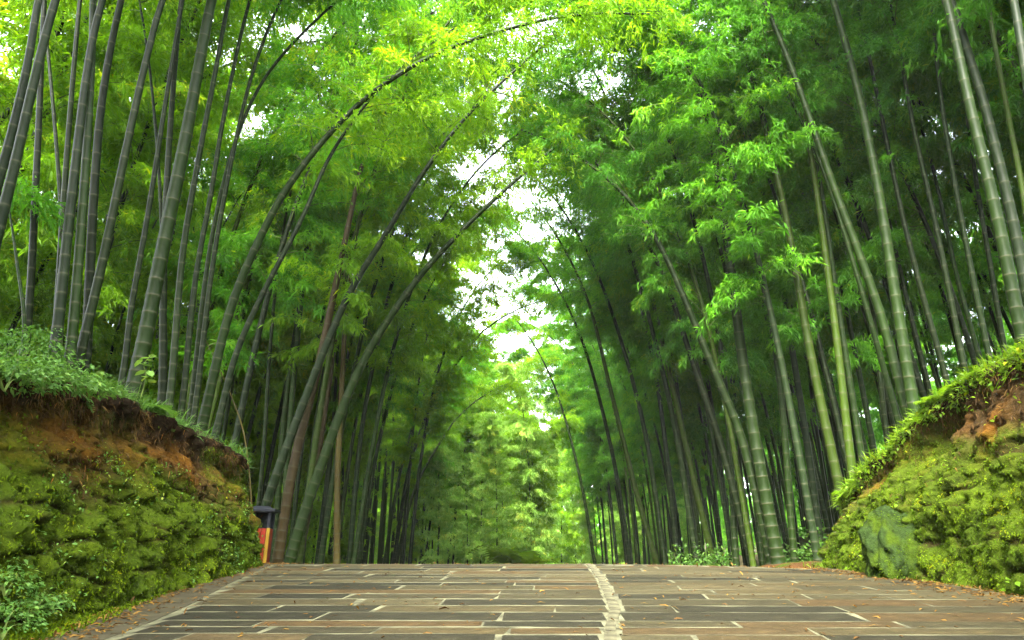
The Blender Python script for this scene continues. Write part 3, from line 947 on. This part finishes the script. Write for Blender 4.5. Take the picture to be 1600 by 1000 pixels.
def fern(p, size, n, mat, label, group=None, name='fern', tilt=(-.25, .35)):
    t = thing(name, p, label, 'fern', group)
    a0 = rng.uniform(0, 6.28)
    for k in range(n):
        o = link('frond', FROND[mat][int(rng.integers(3))], t)
        q = size * rng.uniform(.7, 1.15)
        o.scale = (q, q, q)
        o.rotation_euler = (0, -rng.uniform(*tilt), a0 + k * 6.283 / n + rng.normal(0, .2))
    return t

def leafy(name, p, R, H, n, leaf, mat, label, cat='shrub', group=None, ratio=.5, stems=7):
    t = thing(name, p, label, cat, group)
    q = unit(rng.normal(0, 1, (n, 3))) * rng.uniform(.35, 1, (n, 1)) ** .6
    q[:, 2] = np.abs(q[:, 2]) * rng.uniform(.5, 1, n)
    q = q * np.array([R, R, H]) * (0.75 + .6 * (fbm(q * 2 + p[0], 3)[:, None]))
    d = unit(q * np.array([1, 1, .4]) + rng.normal(0, .35, (n, 3)) * R - np.array([0, 0, .2 * R]))
    ln = rng.uniform(.6, 1.2, n) * leaf
    nr = unit(np.array([0, 0, 1.0]) + rng.normal(0, .45, (n, 3)))
    side = unit(np.cross(d, nr)) * (ln * ratio / 2)[:, None]
    mid = q + d * (ln * .45)[:, None]
    tip = q + d * ln[:, None] - np.array([0, 0, .2]) * ln[:, None]
    V = np.stack([q, mid + side, tip, mid - side], 1).reshape(-1, 3)
    b = np.arange(n)[:, None] * 4
    F = np.concatenate([np.concatenate([b, b + 1, b + 2], 1), np.concatenate([b, b + 2, b + 3], 1)])
    tn = np.clip(rng.normal(.5, .2, n), 0, .95)
    link('foliage', mesh_from('foliage', V, F, M[mat], False, fattr={'tint': np.concatenate([tn, tn])}), t)
    for k in range(stems):
        e = q[int(rng.integers(n))]
        P, s_ = resample(np.array([(0, 0, -.05), e * np.array([.35, .35, .55]), e]), .03)
        an = np.linspace(0, 2 * math.pi, 4, endpoint=False)
        W = P[:, None] + np.stack([np.cos(an), np.sin(an), an * 0], 1)[None] * np.linspace(.006, .002, len(P))[:, None, None]
        i = np.arange(len(P) - 1)[:, None] * 4; j = np.arange(4)[None]; j2 = (j + 1) % 4
        link('stem', mesh_from('stem', W, np.stack([i + j, i + j2, i + 4 + j2, i + 4 + j], -1).reshape(-1, 4), M['twig']), t)
    return t

def bank_top(B, y_, back=.25):
    k = int(np.argmin(np.abs(B['P'][:, 1] - y_)))
    j = int(np.argmin(np.abs(B['back'][0] - back)))
    return B['V'][k, j]

for k in range(26):
    y_ = rng.uniform(4.6, 9.3)
    p = bank_top(BR, y_, rng.choice([.02, .1, .25, .45])) - np.array([0, 0, .03])
    fern(p, rng.uniform(.16, .5), int(rng.integers(6, 11)), 'leaf_fern', 'bright fern spilling over the lip of the boulder bank', 'ferns along the boulder bank lip')
for k in range(22):
    y_ = rng.uniform(3.4, 7.8)
    p = bank_top(BL, y_, rng.choice([.05, .2, .45])) - np.array([0, 0, .03])
    fern(p, rng.uniform(.2, .5), int(rng.integers(6, 11)), 'leaf_cool', 'cool green fern on the lip of the litter bin bank', 'ferns along the litter bin bank lip')
for k, (px_, py_, Y, R, H, n) in enumerate([(10, 600, 4.1, .3, .34, 420), (70, 600, 4.5, .34, .30, 460), (120, 610, 5.0, .3, .24, 360), (35, 560, 4.7, .3, .40, 380)]):
    leafy('shrub', at(px_, py_, Y), R, H * .8, n * 2, .042, 'leaf_cool', 'leafy shrub overhanging the near lip of the litter bin bank', 'shrub', 'leafy shrubs on the near litter bin bank lip')
for k, (px_, py_, Y, R, H, n) in enumerate([(5, 985, 3.75, .2, .22, 220), (45, 960, 4.1, .17, .2, 200), (12, 920, 3.9, .16, .2, 160), (80, 950, 4.35, .12, .13, 110)]):
    leafy('weed_clump', at(px_, py_, Y), R * .9, H * .9, n * 2, .028, 'leaf_cool', 'pale leafy weeds at the foot of the litter bin bank', 'weed', 'weeds at the litter bin bank foot', .6, 5)
# sapling with broad leaves in front of the thickest culm
sp = at(222, 612, 5.6)
sap = thing('sapling', sp, 'broad leaved sapling in front of the thickest culm', 'sapling')
lv = np.array([(0, 0, 0), (.35, -.28, .02), (.75, -.22, .0), (1, 0, -.08), (.75, .22, .0), (.35, .28, .02)])
lm = mesh_from('leaf', lv, [np.array([(0, 1, 2, 3)]), np.array([(0, 3, 4, 5)])], M['leaf_cool'], False, fattr={'tint': [.85, .9]})
P, s_ = resample(np.array([(0, 0, -.05), (.02, -.02, .12), (-.01, -.03, .24), (.05, -.03, .33)]), .02)
link('stem', culm_mesh('stem', P, s_, .006, M['twig'], sides=5, flare=0), sap)
for k in range(15):
    u = .35 + .65 * k / 14
    q = P[int(u * (len(P) - 1))]
    o = link('leaf', lm, sap, tuple(q + rng.normal(0, .012, 3)))
    w = rng.uniform(.07, .11)
    o.scale = (w, w, w)
    o.rotation_euler = (rng.normal(0, .4), rng.uniform(-.2, .7), k * 2.4)
# past the boulder bank and at the far bend
for (px_, py_, Y, R, H, n) in [(1278, 850, 11.3, .35, .5, 420), (1062, 884, 13.5, .28, .28, 220), (1100, 884, 13.2, .35, .3, 260), (1128, 884, 12.8, .3, .26, 220), (1238, 862, 12.2, .3, .3, 220)]:
    q = at(px_, py_, Y); q[2] = float(ground_z(q[0], q[1])) - .03
    leafy('shrub', q, R, H + max(0, EYE - q[2]) + .12, n * 2, .09, 'leaf_cool', 'low leafy plant among culm bases by the reddish soil', 'shrub', 'low plants by the reddish soil')
q = at(806, 878, 24); q[2] = .4
fern(q, 1.9, 10, 'leaf_fern', 'large pale plant with arching fronds at the far bend', None, 'arching_plant', (.1, .8))
q = at(836, 878, 25); q[2] = .35
leafy('shrub', q, .75, .9, 1300, .14, 'leaf_mid', 'rounded olive shrub beside the far arching fronds', 'shrub')

# --- culms on and behind the litter bin bank
GL = 'dark culms crowding the litter bin bank'
hero('grey bamboo at the near end of the litter bin bank, slanting over a paler one', [(-45, 430), (0, 275), (25, 180), (45, 90), (62, -10)], 4.9, 19, 'culm_grey', 'leaf_mid', top=5.5)
hero('pale grey green bamboo crossing in front of dark culms on litter bin bank', [(-30, 470), (0, 350), (25, 250), (55, 120), (90, -10)], 4.7, 21, 'culm_grey', 'leaf_mid', top=5.5)
hero('black green upright bamboo behind crossing pale culms on litter bin bank', [(44, 500), (58, 250), (70, -10)], 5.6, 14, 'culm_dark', 'leaf_bright', top=6)
hero('thin broken bamboo stalk slanting among the litter bin bank culms', [(38, 505), (28, 420), (15, 330), (5, 270)], 5.3, 8, 'culm_green', 'leaf_mid', nb=4, start=.8, blen=(.2, .5))
hero('slim dark bamboo on the litter bin bank tipping away from the road', [(95, 520), (96, 350), (86, 200), (74, 70), (66, -10)], 6.2, 9, 'culm_dark', 'leaf_bright', GL, top=4)
hero('slim dark upright bamboo standing on the litter bin bank', [(86, 530), (104, 250), (126, -10)], 5.9, 12, 'culm_dark', 'leaf_bright', GL, top=6)
hero('waxy pale bamboo with clear rings, forward one of a close pair', [(88, 530), (113, 300), (138, 100), (163, -10)], 5.4, 19, 'culm_grey', 'leaf_bright', top=6)
hero('ringed olive bamboo, rear one of the close pale pair', [(112, 535), (131, 300), (143, 100), (146, -10)], 5.5, 18, 'culm_green', 'leaf_bright', top=6)
hero('stout dark bamboo beside the close pale pair on litter bin bank', [(135, 545), (147, 300), (162, 140), (192, -10)], 5.9, 18, 'culm_dark', 'leaf_mid', top=6)
hero('dark bamboo slanting steadily across the litter bin bank grove', [(126, 552), (160, 410), (200, 220), (232, 80), (258, -10)], 5.7, 17, 'culm_dark', 'leaf_mid', top=6)
hero('thin dark bamboo bent back across its neighbours on litter bin bank', [(258, 560), (254, 400), (247, 250), (233, 100), (216, -10)], 7.3, 8, 'culm_dark', 'leaf_bright', top=3)
hero('thin dark bamboo rising just behind the thickest culm', [(195, 565), (207, 470), (232, 330), (262, 140), (288, -10)], 6.3, 11, 'culm_dark', 'leaf_bright', top=5)
hero('straight dark bamboo directly beside the thickest culm on litter bin bank', [(254, 600), (256, 400), (266, 200), (284, -10)], 7.2, 14, 'culm_dark', 'leaf_bright', top=5)
hero('thickest olive brown bamboo culm, flared base on the litter bin bank lip', [(207, 618), (228, 520), (252, 400), (291, 210), (333, -10)], 6.5, 27, 'culm_green', 'leaf_mid', top=7)
hero('dark bamboo second along the bank lip from the thickest culm', [(268, 600), (285, 400), (310, 250), (335, 120), (360, -10)], 6.9, 13, 'culm_dark', 'leaf_mid', top=5)
hero('slender dark bamboo of the close row on litter bin bank lip', [(288, 605), (305, 440), (330, 300), (352, 170), (385, 20)], 7.3, 11, 'culm_dark', 'leaf_mid', 'slender row on the litter bin bank lip', top=5)
hero('slender dark bamboo of the close row on litter bin bank lip', [(308, 615), (330, 430), (356, 280), (390, 130), (430, 20)], 7.6, 10, 'culm_dark', 'leaf_mid', 'slender row on the litter bin bank lip', top=5)
hero('slender dark bamboo of the close row on litter bin bank lip', [(300, 620), (326, 400), (362, 240), (412, 125), (490, 35), (560, -20)], 7.9, 9, 'culm_dark', 'leaf_mid', 'slender row on the litter bin bank lip', top=4)
hero('long dark bamboo bowing in a great arch high over the road', [(318, 655), (358, 490), (400, 385), (450, 292), (520, 203), (600, 132), (700, 76), (830, 36), (920, 22), (1015, 22)], 8.1, 17, 'culm_green', 'leaf_bright', start=.68, nb=40, blen=(.4, 1.1), thin=.75)
hero('light green bamboo bending low beside the arching dark one', [(340, 665), (370, 550), (415, 450), (470, 345), (510, 255)], 8.3, 12, 'culm_grey', 'leaf_bright', top=3)
hero('thin pale dead bamboo stick propped at the litter bin bank end', [(385, 700), (362, 620), (335, 560), (318, 525)], 8.6, 3.5, 'culm_tan', 'leaf_mid', nb=3, start=.85, blen=(.15, .3))
hero('smooth light green bamboo leaning from behind the litter bin', [(412, 800), (470, 640), (540, 470), (600, 370), (660, 272), (720, 192), (782, 130), (862, 60)], 10.3, 17, 'culm_grey', 'leaf_bright', start=.66, nb=30, blen=(.4, 1.1), thin=.7)
hero('leaning bamboo with brown lower culm and green upper curve', [(450, 885), (490, 760), (560, 580), (640, 452), (720, 362), (800, 287), (885, 215)], 11.0, 19, 'culm_green', 'leaf_bright', start=.66, nb=30, blen=(.4, 1.1), thin=.7)
hero('brown weathered bamboo next to the litter bin, almost upright', [(432, 885), (460, 720), (500, 560), (532, 410), (560, 280)], 10.6, 18, 'culm_brown', 'leaf_mid', top=3)
hero('reddish brown bamboo crossing behind the green leaning one', [(462, 885), (487, 760), (512, 600), (530, 480)], 11.6, 16, 'culm_brown', 'leaf_mid', top=6)
hero('yellowed tan bamboo upright past the litter bin', [(526, 885), (527, 760), (532, 640), (540, 500)], 12.2, 11, 'culm_tan', 'leaf_bright', top=6)
hero('thin dark bamboo upright over the bank end gap', [(412, 700), (420, 570), (433, 425)], 11.5, 8, 'culm_dark', 'leaf_bright', top=5)
hero('bowing bamboo reaching towards the road past the tan culm', [(617, 868), (640, 730), (680, 620), (742, 532)], 21, 7, 'culm_dark', 'leaf_bright', top=3)
hero('short bowed bamboo tip reaching over the far road edge', [(622, 868), (650, 760), (700, 672)], 24, 6, 'culm_dark', 'leaf_bright', top=3)

# --- culms on and behind the boulder bank
hero('stout olive bamboo of the crossing pair at the boulder bank top', [(1598, 530), (1558, 340), (1512, 150), (1476, -10)], 7.0, 22, 'culm_green', 'leaf_deep', top=7)
hero('paler stout bamboo crossing behind its olive twin on boulder bank', [(1622, 560), (1590, 380), (1545, 190), (1512, 80), (1482, -10)], 7.4, 20, 'culm_grey', 'leaf_deep', top=7)
hero('upright thick grey bamboo at the near end of boulder bank', [(1640, 400), (1612, 180), (1582, -10)], 6.2, 19, 'culm_grey', 'leaf_mid', top=7)
hero('yellow green bamboo between two stout culms on boulder bank', [(1625, 480), (1598, 300), (1560, 100), (1540, -10)], 7.8, 12, 'culm_lime', 'leaf_mid', top=6)
hero('smooth bright green bamboo, tallest clear culm above boulder bank', [(1428, 640), (1402, 480), (1371, 290), (1340, 140), (1298, -10)], 8.9, 20, 'culm_green', 'leaf_mid', top=6)
hero('ringed green bamboo leaning far towards the road above the boulder', [(1422, 665), (1372, 480), (1302, 290), (1240, 115), (1188, -10)], 9.2, 17, 'culm_green', 'leaf_mid', top=5)
hero('yellow green bamboo rooted at the boulder bank low end', [(1312, 765), (1268, 560), (1226, 330), (1178, 130)], 10.2, 17, 'culm_lime', 'leaf_mid', top=5)
hero('bright lime bamboo just uphill of the yellow green one', [(1332, 742), (1306, 520), (1276, 300), (1252, 160)], 9.9, 15, 'culm_lime', 'leaf_deep', top=5)
hero('dark thin bamboo among the lime culms above the boulder', [(1348, 725), (1310, 480), (1282, 290)], 10.4, 12, 'culm_green', 'leaf_deep', top=6)
for k, (pp, Y, w, c) in enumerate([
        ([(1402, 655), (1345, 450), (1295, 290)], 9.8, 11, 'culm_green'), ([(1475, 580), (1436, 440), (1402, 300), (1352, 60)], 9.4, 11, 'culm_dark'),
        ([(1505, 565), (1462, 350), (1428, 200), (1398, 40)], 9.0, 11, 'culm_dark'), ([(1545, 555), (1502, 340), (1470, 150), (1455, -5)], 8.6, 11, 'culm_green'),
        ([(1385, 680), (1372, 560), (1356, 430), (1325, 250)], 11.2, 10, 'culm_dark'), ([(1450, 600), (1420, 480), (1385, 330)], 10.6, 9, 'culm_dark'),
        ([(1365, 700), (1330, 520), (1300, 380)], 12.0, 10, 'culm_green'), ([(1530, 560), (1495, 430), (1462, 280)], 10.2, 9, 'culm_green'),
        ([(1570, 545), (1545, 400), (1525, 280), (1500, 100)], 9.6, 10, 'culm_dark')]):
    hero('middling green bamboo in the thicket uphill of the boulder', pp, Y, w, c, 'leaf_deep', 'thicket culms uphill of the boulder', top=5 if pp[-1][1] > 100 else 4)
hero('stout green bamboo with flared base on the reddish soil', [(1214, 866), (1182, 700), (1160, 560), (1138, 390), (1108, 200), (1078, 110)], 11.2, 21, 'culm_green', 'leaf_deep', top=3)
hero('green bamboo sharing the red soil clump, bent towards the road', [(1203, 864), (1160, 690), (1108, 560), (1042, 405), (1000, 335)], 11.4, 17, 'culm_green', 'leaf_deep', top=3)
hero('dark bamboo in the red soil clump, behind the bent one', [(1172, 866), (1128, 700), (1078, 552), (1040, 440)], 12.2, 13, 'culm_dark', 'leaf_deep', top=5)
hero('straight grey bamboo uphill of the red soil clump', [(1282, 850), (1262, 700), (1240, 560), (1215, 400)], 12.4, 13, 'culm_grey', 'leaf_deep', top=5)
hero('pale young bamboo at the road edge past the red soil', [(1027, 884), (992, 760), (952, 600), (928, 500)], 17, 10, 'culm_lime', 'leaf_mid', top=4)
hero('lime bamboo at the road edge just past the red soil clump', [(1116, 884), (1082, 740), (1050, 600), (1015, 450)], 14.5, 11, 'culm_lime', 'leaf_deep', top=4)

for k, (pp, Y, w, lf) in enumerate([
        ([(985, 885), (955, 700), (905, 520), (840, 400), (770, 330)], 19, 8, 'leaf_mid'), ([(1040, 885), (1000, 640), (930, 420), (850, 290), (770, 230)], 16, 9, 'leaf_mid'),
        ([(930, 885), (905, 740), (865, 600), (815, 510), (765, 470)], 27, 6, 'leaf_bright'), ([(1090, 885), (1040, 600), (960, 320), (880, 160), (800, 70)], 14, 10, 'leaf_deep')]):
    hero('slender bamboo bowing from the boulder side across the sky gap', pp, Y, w, 'culm_green', lf, 'bamboo bowing across the sky gap', start=.5, nb=44, blen=(.5, 1.5), thin=.75)
for k, (pp, Y, w, lf) in enumerate([
        ([(560, 885), (590, 700), (640, 520), (700, 400), (745, 340)], 17, 8, 'leaf_bright'), ([(500, 885), (540, 640), (600, 400), (680, 230), (760, 130)], 13.5, 10, 'leaf_bright'),
        ([(600, 885), (625, 740), (665, 610), (715, 530), (760, 500)], 25, 6, 'leaf_bright')]):
    hero('slender bamboo bowing over the road from the litter bin side', pp, Y, w, 'culm_green', lf, 'bamboo bowing from the litter bin side', start=.5, nb=40, blen=(.5, 1.4), thin=.75)

for k, (pp, Y, w, lf) in enumerate([
        ([(470, 885), (500, 620), (560, 330), (650, 110), (760, -20)], 14.0, 10, 'leaf_bright'), ([(430, 850), (450, 600), (500, 330), (590, 100), (720, -70)], 13.0, 11, 'leaf_bright'),
        ([(545, 885), (570, 640), (625, 400), (700, 210), (790, 90), (860, 40)], 15, 9, 'leaf_bright'), ([(440, 850), (462, 560), (500, 250), (580, 20), (690, -90)], 12.2, 11, 'leaf_mid')]):
    hero('tall bamboo arching high overhead from the litter bin side', pp, Y, w, 'culm_green', lf, 'tall arches from the litter bin side', start=.5, nb=54, blen=(.7, 1.7), thin=.85)
for k, (pp, Y, w, lf) in enumerate([
        ([(1150, 875), (1122, 520), (1045, 220), (950, 50), (850, -30)], 12.6, 11, 'leaf_mid'), ([(1240, 860), (1200, 480), (1100, 150), (980, -20), (860, -90)], 11.6, 12, 'leaf_mid'),
        ([(1060, 885), (1020, 560), (950, 300), (880, 170), (800, 120)], 15.5, 9, 'leaf_bright'), ([(1190, 870), (1150, 500), (1060, 180), (960, 70), (880, 30)], 13.4, 10, 'leaf_deep')]):
    hero('tall bamboo arching high overhead from the boulder side', pp, Y, w, 'culm_green', lf, 'tall arches from the boulder side', start=.5, nb=54, blen=(.7, 1.7), thin=.85)

# --- the grove on both sides: a few grown types, copied one by one
def proto(seed, H, lean, bow, r, culm, leaf, start, nb, blen, twigs=8, nleaf=14, thin=1.0, leafsize=(.10, .165)):
    g = np.random.default_rng(seed)
    u = np.linspace(0, 1, 9)
    wob = g.normal(0, .03, 9).cumsum() * .5
    x = lean * H * u + bow * H * u ** 3.2
    z = H * (u - .55 * bow * u ** 4.5)
    P, s = resample(np.column_stack([x, wob * 1.0 * u, z]), .12)
    return (culm_mesh('culm', P, s, r, M[culm], sides=7, rnd=g), crown_mesh('crown', P, s, M[leaf], start, nb, blen, twigs, nleaf, leafsize, .2, toward=0.0, seed=seed, thin=thin))

PROTO = []
PC = ['culm_green', 'culm_grey', 'culm_dark', 'culm_green', 'culm_lime', 'culm_dark']
for k in range(12):
    g = np.random.default_rng(100 + k)
    PROTO.append(proto(200 + k, g.uniform(11.5, 14.5), g.uniform(0.0, .10), g.uniform(.15, .36), g.uniform(.045, .065),
                       PC[k % 6], 'leaf_mid', g.uniform(.22, .36), 84, (1.0, 2.2), 11, 22, leafsize=(.10, .165)))
for k in range(4):        # leafy down to the ground, as at the far bend
    g = np.random.default_rng(150 + k)
    PROTO.append(proto(250 + k, g.uniform(10, 13), .02, g.uniform(.15, .3), .05, 'culm_green', 'leaf_mid', .04, 110, (1.1, 2.4), 10, 16, leafsize=(.14, .24)))
PC += PC + ['culm_green'] * 4
LOOK = {'culm_green': 'green ringed', 'culm_grey': 'waxy grey', 'culm_dark': 'dark weathered', 'culm_lime': 'fresh lime'}

USED = []
def plant(k, x, y, z, rot, sc, leaf, label, group, name='bamboo'):
    cm, cr = PROTO[k]
    t = thing(name, (x, y, z), LOOK[PC[k]] + ' ' + label, 'bamboo', group, rot)
    t.scale = (sc, sc, sc)
    link('culm', cm, t)
    b = link('crown', cr, t)
    b.material_slots[0].link = 'OBJECT'
    b.material_slots[0].material = M[leaf]
    USED.append((x, y))
    return t

RS = np.random.default_rng(21)
def sow(n, xr, yr, dmin, leafs, label, group, inward, sc=(.85, 1.12), accept=None, pw=1.0, kinds=(0, 12)):
    done = tries = 0
    while done < n and tries < n * 60:
        tries += 1
        y_ = yr[0] + (yr[1] - yr[0]) * RS.uniform() ** 1.25
        x = xr[0] + (xr[1] - xr[0]) * RS.uniform() ** pw
        if accept and not accept(x, y_):
            continue
        dm = dmin * (1 + .012 * y_)
        if any((x - a) ** 2 + (y_ - b) ** 2 < dm * dm for a, b in USED):
            continue
        z = float(ground_z(x, y_)) - .06
        lab = label(x, y_) if callable(label) else label
        plant(int(RS.integers(*kinds)), x, y_, z, inward + RS.normal(0, .55), RS.uniform(*sc), str(RS.choice(leafs)), lab, group)
        done += 1
    return done

def where(side):
    def f(x, y_):
        row = 'in the front row at the road edge' if abs(x) < 5.0 + .02 * y_ else 'deep inside the grove'
        return 'bamboo ' + row + (', just ' if y_ < 20 else ', far ') + side
    return f
c = []
c.append(sow(112, (3.2, 15), (10.5, 44), .42, ['leaf_mid', 'leaf_deep', 'leaf_mid'], where('past the boulder bank'), 'grove on the boulder side of the road', math.pi, pw=1.5,
    accept=lambda x, y_: x > right_edge(y_) + .25 + .02 * (y_ - 10)))
c.append(sow(14, (5.8, 12), (5.5, 10.5), .5, ['leaf_deep', 'leaf_mid'], 'bamboo in the deep grove directly behind the boulder bank', 'grove directly behind the boulder bank', math.pi))
c.append(sow(68, (-3.4, -13), (10.8, 44), .42, ['leaf_bright', 'leaf_bright', 'leaf_mid'], where('past the litter bin'), 'grove on the litter bin side of the road', 0.0, pw=1.4,
    accept=lambda x, y_: x < left_line(y_) - .25 and (x > -8 or y_ > 18)))
c.append(sow(14, (-5.5, -11), (13, 30), .8, ['leaf_bright'], 'low leafy bamboo in the grove behind the litter bin', 'low leafy bamboo behind the litter bin', 0.0, sc=(.45, .8), kinds=(12, 16)))
c.append(sow(56, (-8, -24), (9, 28), .9, ['leaf_bright'], 'sunny leafy bamboo on the slope below the litter bin bank', 'bamboo on the slope below the litter bin bank', 0.0, sc=(1.15, 1.6), accept=lambda x, y_: y_ > -.72 * x - .5 and y_ > 9 and x < -8.5 - .1 * (y_ - 10), kinds=(6, 16)))
c.append(sow(16, (-5.5, .6), (27, 44), .9, ['leaf_hazed', 'leaf_bright'], 'leafy low bamboo crowding the inside of the road bend', 'leafy bamboo inside the road bend', -math.pi / 2, sc=(.42, .85), kinds=(12, 16)))
c.append(sow(30, (-11, 11), (44, 60), 1.2, ['leaf_hazed', 'leaf_bright', 'leaf_hazed'], 'haze-paled leafy bamboo closing the far bend of the road', 'bamboo closing the far bend', -math.pi / 2, sc=(.9, 1.2), kinds=(12, 16)))

# --- the wood beyond, where single culms can no longer be told apart: one mass on each side
def wood(name, spots, leaf, label, seed, start=.08, leafsize=(.24, .42), nb=70, blen=(1.2, 2.6), culm='culm_dark'):
    g = np.random.default_rng(seed)
    VV, FF, TT = [], [], []
    types = []
    for k in range(5):
        u = np.linspace(0, 1, 8)
        H = g.uniform(11, 15)
        P, s_ = resample(np.column_stack([g.uniform(.05, .2) * H * u ** 3, g.normal(0, .05, 8).cumsum() * u, H * u * (1 - .12 * u ** 4)]), .25)
        types.append((P, crown_mesh('x', P, s_, M[leaf], start, nb, blen, 7, 9, leafsize, .24, seed=seed + k, arrays=True)))
    o = 0
    FQ = []
    CV = []
    for (x, y_, z) in spots:
        P, (V, F, T) = types[int(g.integers(5))]
        a = g.uniform(0, 6.283); sc_ = g.uniform(.85, 1.15)
        R = np.array([[math.cos(a), -math.sin(a), 0], [math.sin(a), math.cos(a), 0], [0, 0, 1]]) * sc_
        VV.append(V @ R.T + (x, y_, z)); FF.append(F + o); TT.append(np.clip(T + g.normal(0, .08), 0, .97)); o += len(V)
        Q = (P @ R.T + (x, y_, z))[::6]
        an = np.linspace(0, 2 * math.pi, 5, endpoint=False)
        rr = np.linspace(.055, .01, len(Q))
        W = Q[:, None] + np.stack([np.cos(an), np.sin(an), an * 0], 1)[None] * rr[:, None, None]
        CV.append(W.reshape(-1, 3))
    CF = []
    for W in CV:
        n_ = len(W) // 5
        i = np.arange(n_ - 1)[:, None] * 5; j = np.arange(5)[None]; j2 = (j + 1) % 5
        CF.append(np.stack([i + j, i + j2, i + 5 + j2, i + 5 + j], -1).reshape(-1, 4) + o)
        o += len(W)
    LFa = np.concatenate(FF); CFa = np.concatenate(CF)
    TT = np.concatenate(TT)
    me = mesh_from(name, np.concatenate(VV + CV), [LFa, CFa], [M[leaf], M[culm]], False, fmat=np.concatenate([np.zeros(len(LFa)), np.ones(len(CFa))]),
                   fattr={'tint': np.concatenate([TT, np.full(len(CFa), .5)])})
    return tag(link(name, me), label, None, None, 'stuff')

def spots(n, xr, yr, dmin, acc=None, seed=1):
    g = np.random.default_rng(seed)
    out = []
    for _ in range(n * 40):
        x, y_ = g.uniform(*xr), g.uniform(*yr)
        if acc and not acc(x, y_):
            continue
        if all((x - a) ** 2 + (y_ - b) ** 2 > dmin * dmin for a, b, _z in out):
            out.append((x, y_, float(ground_z(x, y_)) - .1))
        if len(out) == n:
            break
    return out
wood('bamboo_wood', spots(66, (12, 34), (3, 62), 1.8, seed=5), 'leaf_deep', 'dark mass of bamboo deep behind the boulder side grove', 31, start=.02)
wood('bamboo_wood', spots(46, (-46, -23), (8, 70), 2.6, lambda x, y_: y_ > -.5 * x - 2, seed=6), 'leaf_bright', 'sunlit mass of bamboo leaves beyond the litter bin bank', 37, start=.02)
wood('bamboo_wood', spots(30, (-25, -11), (30, 62), 2.0, seed=16), 'leaf_bright', 'fresh green bamboo mass past the litter bin grove', 38, start=.02)
wood('bamboo_wood', spots(60, (-46, 46), (60, 100), 3.2, seed=7), 'leaf_mid', 'pale mass of bamboo beyond the far bend', 41, leafsize=(.34, .6), start=.0, nb=80)
wood('bamboo_wood', spots(64, (4.2, 13), (13, 46), .6, lambda x, y_: x > 4.2 + .03 * y_, seed=8), 'leaf_deep', 'crowded thin culms filling the boulder side grove', 51, start=.6, leafsize=(.16, .26), nb=10)
wood('bamboo_wood', spots(64, (-11, -4), (12.5, 46), .6, lambda x, y_: x < -4 - .03 * y_, seed=9), 'leaf_mid', 'crowded thin culms filling the litter bin side grove', 52, start=.6, leafsize=(.16, .26), nb=10)
wood('bamboo_wood', spots(30, (-16, 16), (60, 78), 1.7, seed=17), 'leaf_hazed', 'haze-paled green bamboo mass filling the far end of the road', 71, start=.0, leafsize=(.3, .5), nb=90)
wood('bamboo_wood', spots(50, (-11, 12), (-16, 1.5), 1.15, lambda x, y_: abs(x) > 4.3, seed=20), 'leaf_mid', 'bamboo lining the lower road below the crest', 65, start=.3, leafsize=(.16, .3), nb=60, blen=(1.2, 3.0))
wood('bamboo_wood', spots(30, (-7.5, 7.5), (-15, .5), 1.0, lambda x, y_: (abs(x) > 3.7 and y_ < -1) or abs(x) > 4.2, seed=23), 'leaf_mid', 'unseen bamboo arch added to shade the lower road below the crest', 67, start=.35, leafsize=(.16, .3), nb=64, blen=(1.8, 3.9))  # wide crowns added behind the camera to keep sun off the near road
# the wood goes on behind where the photograph was taken
wood('bamboo_wood', spots(16, (-24, 24), (-26, -4), 3.5, lambda x, y_: abs(x) > 5.5, seed=10), 'leaf_mid', 'bamboo wood farther down the lower road', 61, start=.25)
print('sown', c, 'objects', len(bpy.data.objects))


# ------------------------------------------------------------------ moist air
hm, hnt, HN, HL, hout = new_mat('moist_air')
pv = HN.new('ShaderNodeVolumePrincipled')
pv.inputs['Color'].default_value = (.93, .99, .88, 1)
pv.inputs['Density'].default_value = 0.00025
pv.inputs['Anisotropy'].default_value = 0.0
HL.new(pv.outputs[0], hout.inputs['Volume'])
hx, hy0, hy1, hz0, hz1 = 430, -70, 910, -12, 34
hv = [(x, y_, z) for z in (hz0, hz1) for (x, y_) in ((-hx, hy0), (hx, hy0), (hx, hy1), (-hx, hy1))]
hme = bpy.data.meshes.new('haze')
hme.from_pydata(hv, [], [(3, 2, 1, 0), (4, 5, 6, 7), (0, 1, 5, 4), (1, 2, 6, 5), (2, 3, 7, 6), (3, 0, 4, 7)])
hme.materials.append(hm)
tag(link('haze', hme), 'thin moist air between the bamboo walls', None, None, 'stuff')
